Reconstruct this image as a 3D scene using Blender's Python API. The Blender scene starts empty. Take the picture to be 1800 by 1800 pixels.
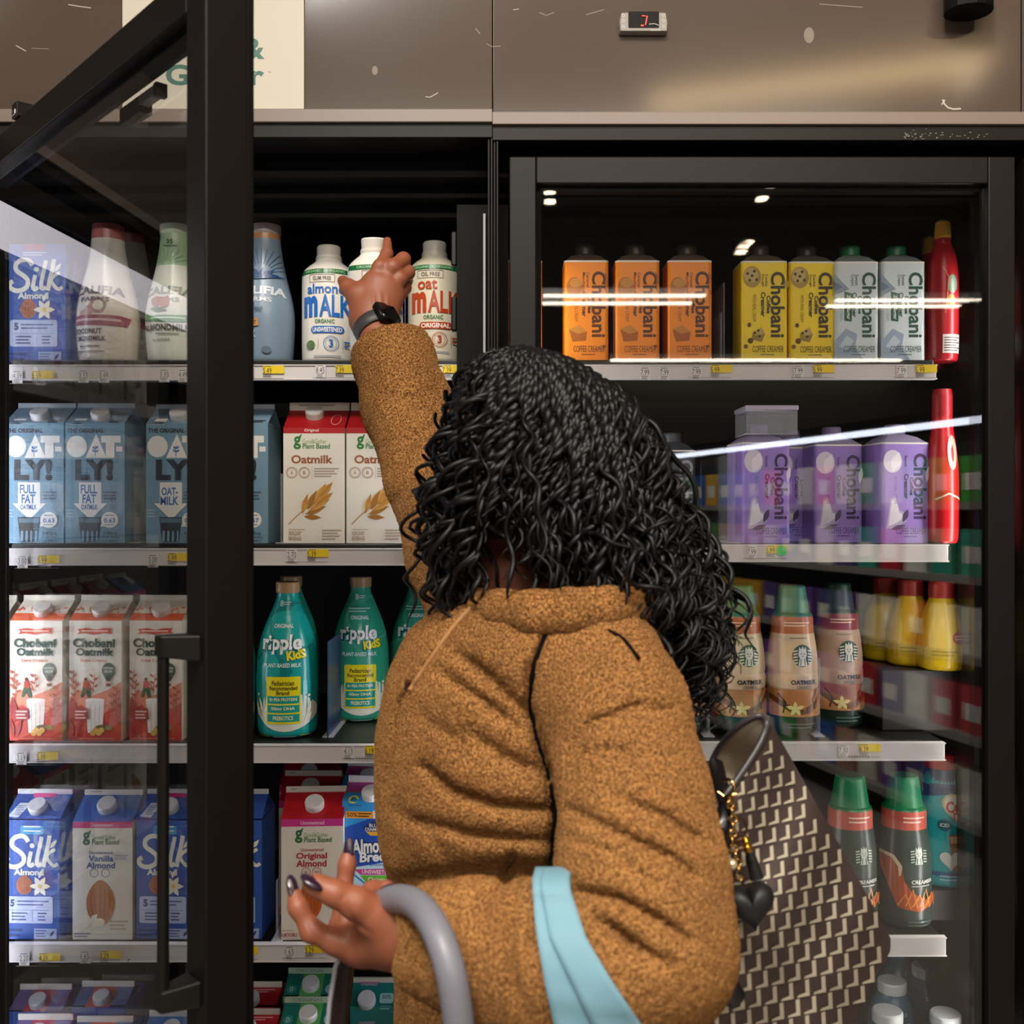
import bpy, bmesh, math, random
import numpy as np
from mathutils import Vector, Matrix
random.seed(7); rng = np.random.default_rng(7)
SC = bpy.context.scene
COL = SC.collection
R = math.radians

# ------------------------------------------------------------------ camera, world, lights
ZC = 1.40                                   # eye height
def W(px, py, Y):                           # a point of the photo at distance Y from the camera
    return Vector(((px-900)/1800*Y, Y, ZC+(900-py)/1800*Y))
cam = bpy.data.objects.new('camera', bpy.data.cameras.new('camera'))
COL.objects.link(cam); cam.location = (0, 0, ZC); cam.rotation_euler = (R(90), 0, 0)
cam.data.lens = 36; cam.data.sensor_width = 36; cam.data.clip_start = 0.02
cam.data.dof.use_dof = True; cam.data.dof.focus_distance = 1.66; cam.data.dof.aperture_fstop = 7.0
SC.camera = cam
SC.view_settings.view_transform = 'Standard'; SC.view_settings.look = 'None'
SC.view_settings.gamma = 1; SC.view_settings.exposure = 0.0
wd = bpy.data.worlds.new('world'); SC.world = wd; wd.use_nodes = True
wd.node_tree.nodes['Background'].inputs[0].default_value = (0.85, 0.78, 0.70, 1)
wd.node_tree.nodes['Background'].inputs[1].default_value = 0.16
def area(name, loc, target, sx, sy, power, col):
    l = bpy.data.lights.new(name, 'AREA'); l.shape = 'RECTANGLE'; l.size = sx; l.size_y = sy
    l.energy = power; l.color = col
    o = bpy.data.objects.new(name, l); COL.objects.link(o); o.location = loc
    o.rotation_euler = (Vector(target)-Vector(loc)).to_track_quat('-Z', 'Y').to_euler()
    return o
area('store_light_front', (0.3, -3.2, 3.51), (0.0, 1.5, 1.1), 3.6, 0.16, 80, (1, .92, .82))
area('store_light_overhead', (0.35, -0.30, 3.60), (0.1, 1.2, 1.0), 1.5, 0.5, 36, (1, .87, .71))
area('store_light_left', (-2.2, -0.2, 3.5), (-0.3, 1.4, 1.0), 1.0, 0.6, 18, (1, .90, .78))
area('shelving_fill_light', (-.5, -1.0, 3.82), (1.6, -2.2, 0.9), 0.8, 0.8, 230, (1, .97, .92))  # added fill, no store lamp: brightens the shelving mirrored in the glass

# ------------------------------------------------------------------ materials
def lin(h):
    c = [(h >> 16 & 255)/255, (h >> 8 & 255)/255, (h & 255)/255]
    return tuple(((x/12.92) if x <= .04045 else ((x+.055)/1.055)**2.4) for x in c)+(1,)
_M = {}
def M(h, rough=.45, metal=0., emit=0., coat=0., trans=0., spec=.5):
    k = (h, rough, metal, emit, coat, trans, spec)
    if k not in _M:
        m = bpy.data.materials.new('m_%06x' % h); m.use_nodes = True
        b = m.node_tree.nodes['Principled BSDF']
        b.inputs['Base Color'].default_value = lin(h); b.inputs['Roughness'].default_value = rough
        b.inputs['Metallic'].default_value = metal; b.inputs['Coat Weight'].default_value = coat
        b.inputs['Transmission Weight'].default_value = trans; b.inputs['Specular IOR Level'].default_value = spec
        if emit:
            b.inputs['Emission Color'].default_value = lin(h); b.inputs['Emission Strength'].default_value = emit
        _M[k] = m
    return _M[k]
def nodes(name):
    m = bpy.data.materials.new(name); m.use_nodes = True
    nt = m.node_tree; return m, nt, nt.nodes['Principled BSDF']
def add_noise_bump(m, scale, strength, dist=.002, kind='ShaderNodeTexNoise', colmix=None, coord='Object'):
    nt = m.node_tree; b = nt.nodes['Principled BSDF']
    tc = nt.nodes.new('ShaderNodeTexCoord'); t = nt.nodes.new(kind); t.inputs['Scale'].default_value = scale
    nt.links.new(tc.outputs[coord], t.inputs['Vector'])
    bp = nt.nodes.new('ShaderNodeBump'); bp.inputs['Strength'].default_value = strength; bp.inputs['Distance'].default_value = dist
    nt.links.new(t.outputs[0], bp.inputs['Height']); nt.links.new(bp.outputs[0], b.inputs['Normal'])
    return t
def glass_mat():
    m = bpy.data.materials.new('pane_glass'); m.use_nodes = True; nt = m.node_tree; nt.nodes.clear()
    o = nt.nodes.new('ShaderNodeOutputMaterial'); mx = nt.nodes.new('ShaderNodeMixShader')
    tr = nt.nodes.new('ShaderNodeBsdfTransparent'); tr.inputs[0].default_value = (.955, .96, .955, 1)
    gl = nt.nodes.new('ShaderNodeBsdfGlossy'); gl.inputs['Roughness'].default_value = .012
    fr = nt.nodes.new('ShaderNodeFresnel'); fr.inputs[0].default_value = 1.68
    nt.links.new(fr.outputs[0], mx.inputs[0]); nt.links.new(tr.outputs[0], mx.inputs[1]); nt.links.new(gl.outputs[0], mx.inputs[2])
    nt.links.new(mx.outputs[0], o.inputs[0]); return m
GLASS = glass_mat()
CLEAR = bpy.data.materials.new('clear_plastic'); CLEAR.use_nodes = True
_nt = CLEAR.node_tree; _nt.nodes.clear()
_o = _nt.nodes.new('ShaderNodeOutputMaterial'); _mx = _nt.nodes.new('ShaderNodeMixShader'); _mx.inputs[0].default_value = .16
_tr = _nt.nodes.new('ShaderNodeBsdfTransparent'); _pb = _nt.nodes.new('ShaderNodeBsdfPrincipled')
_pb.inputs['Base Color'].default_value = (.72, .72, .78, 1); _pb.inputs['Roughness'].default_value = .12
_nt.links.new(_tr.outputs[0], _mx.inputs[1]); _nt.links.new(_pb.outputs[0], _mx.inputs[2]); _nt.links.new(_mx.outputs[0], _o.inputs[0])

# ------------------------------------------------------------------ mesh helpers
class MB:
    def __init__(s): s.v = []; s.f = []; s.mi = []; s.sm = []; s.mats = []; s.n = 0
    def add(s, V, F, mat, smooth=False):
        if mat not in s.mats: s.mats.append(mat)
        k = s.mats.index(mat); o = s.n
        for p in V: s.v.append((float(p[0]), float(p[1]), float(p[2])))
        s.n += len(V)
        for f in F:
            s.f.append([o+int(i) for i in f]); s.mi.append(k); s.sm.append(smooth)
    def box(s, x0, x1, y0, y1, z0, z1, mat):
        V = [(x, y, z) for z in (z0, z1) for y in (y0, y1) for x in (x0, x1)]
        s.add(V, [(0, 2, 3, 1), (4, 5, 7, 6), (0, 1, 5, 4), (1, 3, 7, 5), (3, 2, 6, 7), (2, 0, 4, 6)], mat); return s
    def prism(s, poly, z0, z1, mat, top=None, smooth=False):
        n = len(poly); V = [(x, y, z0) for x, y in poly]+[(x, y, z1) for x, y in poly]
        s.add(V, [(i, (i+1) % n, n+(i+1) % n, n+i) for i in range(n)], mat, smooth)
        s.add([(x, y, z1) for x, y in poly], [list(range(n))], top or mat)
        s.add([(x, y, z0) for x, y in poly], [list(range(n))[::-1]], mat); return s
    def lathe(s, prof, mat, n=40, rib=0., cap=True, bands=None, sx=1., sy=1.):
        # prof: (r, z) bottom to top; bands: [(ztop, mat)...] rising
        if bands:
            P = []; zs = [b[0] for b in bands[:-1]]
            for (r0, z0), (r1, z1) in zip(prof, prof[1:]):
                P.append((r0, z0))
                for zz in zs:
                    if z0+1e-5 < zz < z1-1e-5:
                        t = (zz-z0)/(z1-z0); P.append((r0+(r1-r0)*t, zz))
            P.append(prof[-1]); prof = P
        def ring(r, z):
            return [(sx*r*(1+(rib if i % 2 else 0))*math.sin(2*math.pi*i/n), -sy*r*(1+(rib if i % 2 else 0))*math.cos(2*math.pi*i/n), z) for i in range(n)]
        for (r0, z0), (r1, z1) in zip(prof, prof[1:]):
            m = mat
            if bands:
                for zt, bm in bands:
                    m = bm
                    if (z0+z1)/2 <= zt: break
            s.add(ring(r0, z0)+ring(r1, z1), [(i, (i+1) % n, n+(i+1) % n, n+i) for i in range(n)], m, True)
        if cap:
            s.add(ring(*prof[0]), [list(range(n))[::-1]], bands[0][1] if bands else mat)
            s.add(ring(*prof[-1]), [list(range(n))], bands[-1][1] if bands else mat)
        return s
    def tube(s, pts, r, mat, n=8, smooth=True, closed=False, cap=True, flat=None):
        pts = [Vector(p) for p in pts]; k = len(pts); rs = r if hasattr(r, '__len__') else [r]*k
        V = []; up = Vector((0, 0, 1)); prev = None
        for i, p in enumerate(pts):
            a = pts[(i-1) % k] if (closed or i > 0) else p; b = pts[(i+1) % k] if (closed or i < k-1) else p
            t = (b-a).normalized()
            if prev is None:
                u = t.cross(up)
                if u.length < .1: u = t.cross(Vector((0, 1, 0)))
            else: u = prev-t*prev.dot(t)
            u.normalize(); prev = u; w = t.cross(u)
            fl = flat or 1.
            V += [p+u*rs[i]*math.cos(2*math.pi*j/n)+w*rs[i]*fl*math.sin(2*math.pi*j/n) for j in range(n)]
        F = [(i*n+j, i*n+(j+1) % n, ((i+1) % k)*n+(j+1) % n, ((i+1) % k)*n+j) for i in range(k if closed else k-1) for j in range(n)]
        s.add(V, F, mat, smooth)
        if cap and not closed:
            s.add(V[:n], [list(range(n))[::-1]], mat); s.add(V[-n:], [list(range(n))], mat)
        return s
    def build(s, name, parent=None, loc=None, rotz=0., bevel=0., fix=True, weld=False):
        me = bpy.data.meshes.new(name); me.from_pydata(s.v, [], s.f)
        for m in s.mats: me.materials.append(m)
        me.polygons.foreach_set('material_index', s.mi); me.polygons.foreach_set('use_smooth', s.sm)
        if weld or fix:
            bm = bmesh.new(); bm.from_mesh(me)
            if weld: bmesh.ops.remove_doubles(bm, verts=bm.verts, dist=1e-5)
            if weld: bmesh.ops.recalc_face_normals(bm, faces=bm.faces)
            bm.to_mesh(me); bm.free()
        me.update()
        o = bpy.data.objects.new(name, me); COL.objects.link(o)
        if parent: o.parent = parent
        if loc is not None: o.location = loc
        o.rotation_euler.z = rotz
        if bevel:
            b = o.modifiers.new('bevel', 'BEVEL'); b.width = bevel; b.segments = 2; b.limit_method = 'ANGLE'; b.angle_limit = R(40)
        return o
def tag(o, label=None, cat=None, group=None, kind=None):
    if label: o['label'] = label
    if cat: o['category'] = cat
    if group: o['group'] = group
    if kind: o['kind'] = kind
    return o
def empty(name, loc=(0, 0, 0), rotz=0.):
    o = bpy.data.objects.new(name, None); COL.objects.link(o); o.location = loc; o.rotation_euler.z = rotz; o.empty_display_size = .02; return o
def copy_tree(o, parent=None):
    c = o.copy(); COL.objects.link(c)
    if parent: c.parent = parent
    for ch in list(o.children): copy_tree(ch, c)
    return c
def chaikin(p, n=2, closed=False):
    p = [Vector(q) for q in p]
    for _ in range(n):
        q = [] if closed else [p[0]]
        k = len(p)
        for i in range(k if closed else k-1):
            a, b = p[i], p[(i+1) % k]; q += [a*.75+b*.25, a*.25+b*.75]
        if not closed: q.append(p[-1])
        p = q
    return p

# ------------------------------------------------------------------ printing on packages (coordinates of the package's own face)
_T = {}
def text_mesh(s, bold):
    k = (s, bold)
    if k not in _T:
        c = bpy.data.curves.new('t', 'FONT'); c.body = s; c.offset = bold; c.resolution_u = 3
        o = bpy.data.objects.new('t', c); COL.objects.link(o)
        dg = bpy.context.evaluated_depsgraph_get(); dg.update()
        me = bpy.data.meshes.new_from_object(o.evaluated_get(dg)); me.calc_loop_triangles()
        V = np.array([v.co[:2] for v in me.vertices]) if len(me.vertices) else np.zeros((0, 2))
        F = [tuple(t.vertices) for t in me.loop_triangles]
        bpy.data.objects.remove(o); bpy.data.curves.remove(c); bpy.data.meshes.remove(me)
        _T[k] = (V, F)
    return _T[k]
def wrap_split(V, F, n):          # cut wide faces into vertical strips so they can wrap round a bottle
    bm = bmesh.new()
    vs = [bm.verts.new((p[0], p[1], 0)) for p in V]
    for f in F:
        try: bm.faces.new([vs[i] for i in f])
        except ValueError: pass
    x0, x1 = min(p[0] for p in V), max(p[0] for p in V)
    st = 6.0; k = int((x1-x0)/st)
    for i in range(1, k+1):
        bmesh.ops.bisect_plane(bm, geom=bm.verts[:]+bm.edges[:]+bm.faces[:], plane_co=(x0+i*(x1-x0)/(k+1), 0, 0), plane_no=(1, 0, 0))
    bm.verts.index_update()
    V2 = [(v.co.x, v.co.y) for v in bm.verts]; F2 = [tuple(v.index for v in f.verts) for f in bm.faces]
    bm.free(); return V2, F2
def decals(mb, D, fn, wrap=False, rough=.45, dl=4e-5):
    lay = 1
    for d in D:
        k = d[0]; lay += 1; col = d[-1] if not isinstance(d[-1], dict) else d[-2]
        opt = d[-1] if isinstance(d[-1], dict) else {}
        mat = col if isinstance(col, bpy.types.Material) else M(col, rough)
        if k == 'r': _, x0, y0, x1, y1 = d[:5]; V = [(x0, y1), (x1, y1), (x1, y0), (x0, y0)]; F = [(0, 1, 2, 3)]
        elif k == 'rr':
            _, x0, y0, x1, y1, rad = d[:6]; V = []
            for cx, cy, a0 in ((x1-rad, y1-rad, 0), (x0+rad, y1-rad, 90), (x0+rad, y0+rad, 180), (x1-rad, y0+rad, 270)):
                V += [(cx+rad*math.cos(R(a0+i*22.5)), cy+rad*math.sin(R(a0+i*22.5))) for i in range(5)]
            V = V[::-1]; F = [tuple(range(len(V)))]
        elif k == 'e':
            _, cx, cy, rx, ry = d[:5]; a = R(opt.get('rot', 0)); n = 28
            V = []
            for i in range(n):
                t = 2*math.pi*i/n; x, y = rx*math.cos(t), ry*math.sin(t)
                V.append((cx+x*math.cos(a)-y*math.sin(a), cy+x*math.sin(a)+y*math.cos(a)))
            V = V[::-1]; F = [tuple(range(n))]
        elif k == 'o':
            _, cx, cy, rad, w = d[:5]; n = 28
            V = [(cx+q*math.cos(2*math.pi*i/n), cy-q*math.sin(2*math.pi*i/n)) for q in (rad-w, rad) for i in range(n)]
            F = [(i, n+i, n+(i+1) % n, (i+1) % n) for i in range(n)]
        elif k == 'p': V = list(d[1]); F = [tuple(range(len(V)))]
        elif k == 'l':
            pts = [Vector((*q, 0)) for q in d[1]]; w = d[2]/2; V = []
            for i, q in enumerate(pts):
                t = (pts[min(i+1, len(pts)-1)]-pts[max(i-1, 0)]).normalized(); nn = Vector((-t.y, t.x, 0))*w
                V += [(q+nn)[:2], (q-nn)[:2]]
            F = [(2*i, 2*i+1, 2*i+3, 2*i+2) for i in range(len(pts)-1)]
        elif k == 'f':                     # leaf / grain / almond from a to b
            _, ax, ay, bx, by, w = d[:6]; a = Vector((ax, ay)); b = Vector((bx, by)); t = b-a; nn = Vector((-t.y, t.x)).normalized()*w
            pr = [0, .45, .8, 1, .95, .7, .35, 0]; n = len(pr)
            V = [tuple(a+t*i/(n-1)+nn*pr[i]) for i in range(n)]+[tuple(a+t*i/(n-1)-nn*pr[i]) for i in range(n-2, 0, -1)]
            F = [tuple(range(len(V)))]
        elif k == 'd':                     # lines of print too small to read
            _, x0, y0, x1, y1, n = d[:6]; V = []; F = []; h = (y1-y0)/n
            for i in range(n):
                xe = x1-(x1-x0)*(.0, .18, .08, .3)[i % 4]*opt.get('rag', 1); o = len(V)
                V += [(x0, y0+h*i+h*.62), (xe, y0+h*i+h*.62), (xe, y0+h*i+h*.2), (x0, y0+h*i+h*.2)]; F.append((o, o+1, o+2, o+3))
        elif k == 't':
            _, s, x0, y0, x1, y1 = d[:6]; TV, F = text_mesh(s, opt.get('b', .012))
            if not len(TV): continue
            X = TV.copy()
            if opt.get('sh'): X[:, 0] += X[:, 1]*opt['sh']
            if opt.get('rot') == 90: X = np.stack([X[:, 1], -X[:, 0]], 1)      # reads downward
            X = X-X.min(0); X /= np.maximum(X.max(0), 1e-6)
            V = [(x0+p[0]*(x1-x0), y1-p[1]*(y1-y0)) for p in X]
            if opt.get('arc'):
                xm = (x0+x1)/2; V = [(x, y+opt['arc']*((x-xm)/((x1-x0)/2))**2) for x, y in V]
            if opt.get('tilt'):
                xm, ym = (x0+x1)/2, (y0+y1)/2; a = R(opt['tilt'])
                V = [(xm+(x-xm)*math.cos(a)-(y-ym)*math.sin(a), ym+(x-xm)*math.sin(a)+(y-ym)*math.cos(a)) for x, y in V]
        if wrap: V, F = wrap_split(V, F, 0)
        mb.add([fn(x, y, lay*dl) for x, y in V], F, mat)
# ------------------------------------------------------------------ the store around
def zpx(py, Y): return ZC+(900-py)/1800*Y
def xpx(px, Y): return (px-900)/1800*Y
YD = 1.55
m_floor, nt, b = nodes('polished_floor'); b.inputs['Base Color'].default_value = lin(0x8d857c); b.inputs['Roughness'].default_value = .25
add_noise_bump(m_floor, 6, .05)
MB().box(-4.5, 4.5, -6, 2.4, -.05, 0, m_floor).build('floor')['kind'] = 'structure'
m_ceil, nt, b = nodes('ceiling_paint'); b.inputs['Base Color'].default_value = lin(0x6b635c); b.inputs['Roughness'].default_value = .8
MB().box(-4.5, 4.5, -6, 2.4, 4.0, 4.05, m_ceil).build('ceiling')['kind'] = 'structure'
m_wall, nt, b = nodes('wall_paint'); b.inputs['Base Color'].default_value = lin(0x4a443f); b.inputs['Roughness'].default_value = .8
MB().box(-4.5, 4.5, 2.36, 2.4, 0, 4.0, m_wall).build('wall_back')['kind'] = 'structure'
MB().box(-4.5, 4.5, -6.05, -6, 0, 4.0, m_wall).build('wall_behind_camera')['kind'] = 'structure'

# painted metal of the header: satin brown with fine grain and scuffs
HEAD, nt, b = nodes('brown_painted_metal')
b.inputs['Roughness'].default_value = .13
add_noise_bump(HEAD, 260, .05, .0003)
nz = nt.nodes.new('ShaderNodeTexNoise'); nz.inputs['Scale'].default_value = 3.0; nz.inputs['Detail'].default_value = 6
cr = nt.nodes.new('ShaderNodeValToRGB'); cr.color_ramp.elements[0].color = lin(0x4f433b); cr.color_ramp.elements[1].color = lin(0x594c44)
tc = nt.nodes.new('ShaderNodeTexCoord'); nt.links.new(tc.outputs['Object'], nz.inputs['Vector'])
nt.links.new(nz.outputs[0], cr.inputs[0]); nt.links.new(cr.outputs[0], b.inputs['Base Color'])
BLK = M(0x120f0d, .35, spec=.3); BLKM = M(0x080706, .6, spec=.15); FRAME, nt, b = nodes('black_anodised'); b.inputs['Base Color'].default_value = lin(0x120e0c); b.inputs['Roughness'].default_value = .42; b.inputs['Specular IOR Level'].default_value = .22
add_noise_bump(FRAME, 400, .04, .0004)
LEDGE = M(0x7c6d64, .35); GREYP = M(0x8e8a86, .5); CHROME = M(0xb9b4ad, .22, 1.)
LINER = M(0x141210, .7); WHITEP = M(0xdcd6cf, .5)
LED = M(0xf4f6ff, .4, emit=7.)

def box_part(name, parent, x0, x1, y0, y1, z0, z1, mat, bev=.0015):
    return MB().box(x0, x1, y0, y1, z0, z1, mat).build(name, parent, bevel=bev)
ZB = .10
def door_leaf(parent, w, ztop, zbot, stile=.042, handle_side=1, hz=(1115, 1795), hy=.98):
    # built in its own frame: hinge edge at x = 0, outer face y = 0, thickness towards +y
    t = .045
    fr = MB()
    fr.box(0, stile, 0, t, zbot, ztop, FRAME); fr.box(w-stile, w, 0, t, zbot, ztop, FRAME)
    fr.box(stile, w-stile, 0, t, ztop-stile, ztop, FRAME); fr.box(stile, w-stile, 0, t, zbot, zbot+.09, FRAME)
    o = fr.build('door', parent, bevel=.002)
    g = MB(); z0, z1 = zbot+.08, ztop-stile+.004
    for y in (.012, .030):
        g.add([(stile-.004, y, z0), (w-stile+.004, y, z0), (w-stile+.004, y, z1), (stile-.004, y, z1)], [(0, 1, 2, 3)], GLASS)
    g.build('glass_pane', o)
    s = MB()                                   # dark spacer bar round the sealed unit, and the rubber gasket on the back
    for a in ((stile, stile+.008, z0, z1), (w-stile-.008, w-stile, z0, z1)): s.box(a[0], a[1], .0125, .0295, a[2], a[3], BLKM)
    s.box(stile, w-stile, .0125, .0295, z1-.012, z1-.004, BLKM)
    s.build('pane_spacer', o)
    k = MB()
    k.box(.004, .022, t, t+.010, zbot+.01, ztop-.004, BLKM); k.box(w-.024, w-.004, t, t+.010, zbot+.01, ztop-.004, BLKM)
    k.box(.022, w-.024, t, t+.010, ztop-.024, ztop-.004, BLKM)
    k.build('gasket', o, bevel=.003)
    return o
def door_handle(d, x, z0, z1):
    h = MB(); yb = -.029
    h.tube(chaikin([(x, yb, z1), (x, yb, z1-.02), (x, yb, z0+.02), (x, yb, z0)], 2), .0062, BLK, n=12, flat=.9)
    for z, s in ((z1, -1), (z0, 1)):
        h.add([(x-.008, 0, z-.002*s), (x+.022, 0, z-.002*s), (x+.022, 0, z+.024*s), (x-.008, 0, z+.024*s),
               (x-.0075, yb-.006, z-.003*s), (x+.0075, yb-.006, z-.003*s), (x+.0075, yb-.006, z+.018*s), (x-.0075, yb-.006, z+.018*s)],
              [(0, 1, 2, 3), (4, 7, 6, 5), (0, 4, 5, 1), (1, 5, 6, 2), (2, 6, 7, 3), (3, 7, 4, 0)], BLK)
    return h.build('door_handle', d, bevel=.002)

def refrigerator(pl, pr, label, ztop_px=(192, 215, 240, 275), group=None):
    xl, xr = xpx(pl, YD), xpx(pr, YD)
    r = tag(empty('display_refrigerator', ((xl+xr)/2, YD, 0)), label, 'refrigerator', group)
    cx = (xl+xr)/2; a, b_ = xl-cx, xr-cx                      # local x
    zz = [zpx(p, 1.53) for p in ztop_px]
    hp = MB().box(a+.0008, b_-.0008, 0, .25, zz[0], 2.30, HEAD)
    return r, a, b_, zz, hp
def furnish(r, a, b_, zz, hp):
    hp.build('header_panel', r, bevel=.0008)
    box_part('header_ledge', r, a, b_, -.022, .05, zz[1], zz[0], LEDGE, .001)
    box_part('top_rail', r, a, b_, -.016, .05, zz[2], zz[1]-.0005, FRAME, .001)
    fr = MB(); zt = zz[3]-.0
    fr.box(a, b_, .06, .16, zt-.005, zz[2], BLKM)                    # recess above the doors
    fr.box(a, b_, .10, .24, zt-.025, zt-.005, BLKM); fr.box(a, b_, .14, .26, zt-.045, zt-.025, BLKM)
    fr.build('opening_frame', r)
    c = MB(); c.box(a, b_, .70, .74, ZB, zt, LINER); c.box(a, b_, .16, .74, zt-.03, zt+.01, LINER)
    c.box(a, b_, 0, .74, 0, ZB, BLK); c.build('cabinet_liner', r)
    return zt
# left refrigerator (its door stands open), right one (door shut), and the neighbours on both sides
PL = (-30, 851, 1795)
Rl, a, b_, zz, hp = refrigerator(PL[0], PL[1]+15, 'black glass-door refrigerator whose left-hinged door stands wide open')
decals(hp, [('l', [(120, 8), (145, 12), (160, 14)], 1.6, 0xb9aca2), ('l', [(28, 80), (46, 90)], 1.6, 0xb9aca2), ('l', [(55, 85), (86, 86)], .8, 0x9a8d84),
     ('l', [(748, 170), (756, 171), (770, 163)], 1.2, 0xc9bfb5), ('l', [(836, 50), (844, 60)], 1, 0xa89b91), ('e', 659, 124, 5, 8, 0x85776e)],
     lambda x, y, o: (xpx(x, YD)-Rl.location.x, -o, zpx(y, YD)), rough=.6)
zt = furnish(Rl, a, b_, zz, hp)
Rr, a2, b2, zz2, hp2 = refrigerator(PL[1]+15, PL[2], 'black glass-door refrigerator with its door shut, full of coffee creamers', (197, 219, 245, 275))
decals(hp2, [('l', [(902, 17), (912, 16)], 1, 0xc0b5ab), ('l', [(948, 22), (960, 27), (974, 22)], .8, 0xa89b91), ('l', [(1030, 26), (1062, 17)], .8, 0xa89b91),
     ('l', [(855, 77), (865, 82), (880, 81)], .8, 0xa89b91), ('l', [(1440, 7), (1516, 13)], .8, 0xa89b91), ('e', 1422, 62, 9, 14, 0x7e7067),
     ('l', [(1657, 175), (1660, 183), (1666, 189), (1676, 192), (1689, 191)], 2.6, 0xbdb6ae), ('l', [(1655, 184), (1661, 176)], 2, 0xbdb6ae), ('l', [(1664, 172), (1672, 165)], 1.5, 0x3a332f)],
     lambda x, y, o: (xpx(x, YD)-Rr.location.x, -o, zpx(y, YD)), rough=.6)
zt2 = furnish(Rr, a2, b2, zz2, hp2)
# centre post between the two openings
cp = MB(); x0 = xpx(857, YD)-Rr.location.x; x1 = xpx(877, YD)-Rr.location.x; zp = zpx(210, YD)
for i in range(4): cp.box(x0+(x1-x0)*i/4+.0006, x0+(x1-x0)*(i+1)/4-.0006, -.012-.002*(i % 2), .03, ZB, zp, FRAME)
cp.build('centre_post', Rr, bevel=.0008)
cp = MB(); xa = xpx(803, 1.62)-Rl.location.x; xb = xpx(893, 1.62)-Rl.location.x
cp.box(xa, xb, .07, .30, ZB, zt-.045, BLKM); cp.build('post', Rl)
MB().box(xpx(849, 1.6)-Rl.location.x, xpx(853, 1.6)-Rl.location.x, .060, .069, zpx(760, 1.6), zpx(372, 1.6), M(0xb9b4ae, .4)).build('led_reflection', Rl)  # pale bar coloured as the reflection of a light strip
for p in (405, 520): MB().box(xa-.010, xa-.001, .085, .10, zpx(p+60, 1.63), zpx(p, 1.63), BLK).build('shelf_bracket', Rl, bevel=.002)
# inside light strips behind the posts
STRIP = M(0xeef2ff, .4, emit=25.); STRIPR = M(0xf6f2ee, .4, emit=28.)
for r_, X_, Y_, s_, m_ in ((Rl, -.0876, 1.652, -1, STRIP), (Rl, -.870, 1.652, 1, STRIP), (Rr, .0352, 1.636, 1, STRIPR), (Rr, .752, 1.640, -1, STRIPR)):
    hh_ = 1.16 if r_ is Rl else 1.42
    q = MB(); q.box(-.0010, .0008, 0, .018, 0, hh_, GREYP); o = q.build('light_strip', r_, (X_-r_.location.x, Y_-YD, .38))
    q = MB(); q.add([(s_*.0012, .001, .01), (s_*.0012, .017, .01), (s_*.0012, .017, hh_-.01), (s_*.0012, .001, hh_-.01)], [(0, 1, 2, 3)], m_); q.build('lamp_lens', o)
MB().box(a-.16, a-.13, .05, .7, ZB, zt-.02, LINER).build('side_wall', Rl)
MB().box(xpx(1700, 1.66)-Rr.location.x+.02, b2, .075, .7, ZB, zt-.02, M(0x2a2522, .25)).build('side_wall', Rr)
hb = MB(); hb.box(-.014, .014, -.006, .02, 0, .012, GREYP); hb.box(.018, .034, -.006, .02, 0, .012, GREYP); hb.box(.006, .018, -.002, .02, .003, .009, BLK)
hb.build('hinge', Rr, (xpx(894, 1.6)-Rr.location.x, .052, zpx(266, 1.6)), bevel=.001)
for i, p in enumerate((727, 750, 772)):
    h = MB(); h.lathe([(.0045, 0), (.0045, .002), (.0001, .003)], CHROME, 16); o = h.build('screw', Rl, (xpx(p, 1.61)-Rl.location.x, .058, zpx(256, 1.61))); o.rotation_euler.x = R(90)
sm = MB()
for i in range(46):
    x = 1592+random.random()**1.5*150; y = 237+random.gauss(0, 4.)
    sm.add([(xpx(x+q*math.cos(t), 1.53)-Rr.location.x, -.0163, zpx(y+q*.5*math.sin(t), 1.53)) for t, q in [(k*1.256, random.uniform(.6, 2.4)) for k in range(5)]], [(0, 1, 2, 3, 4)], M(0x85807a, .7))
sm.build('scuff_mark', Rr)
# the doors
DH = Vector((-.838, 1.5749, 0)); ANG = R(-47.3)
W_ = .800; ztop = zpx(275, YD)
D1 = door_leaf(Rl, W_, ztop, .12)
D1.location = (DH.x-Rl.location.x, DH.y-YD, 0); D1.rotation_euler.z = ANG
door_handle(D1, W_-.030, zpx(1775, .985), zpx(1122, .985))
k = MB(); k.box(.228, .250, -.004, .02, ztop, ztop+.020, BLK); k.box(.232, .246, -.0055, -.004, ztop+.003, ztop+.010, CHROME); k.build('hold_open_catch', D1, bevel=.002)
k = MB(); k.box(.530, .575, .046, .058, ztop-.056, ztop-.044, GREYP); k.box(.573, .582, .046, .060, ztop-.058, ztop-.042, BLK); k.box(.475, .535, .046, .062, ztop-.064, ztop-.044, BLK); k.build('door_stay', D1, bevel=.001)
wr = xpx(1785, YD)-xpx(895, YD)
D2 = door_leaf(Rr, wr, ztop, .12, stile=.041)
D2.location = (xpx(895, YD)-Rr.location.x, 0, 0)
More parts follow.
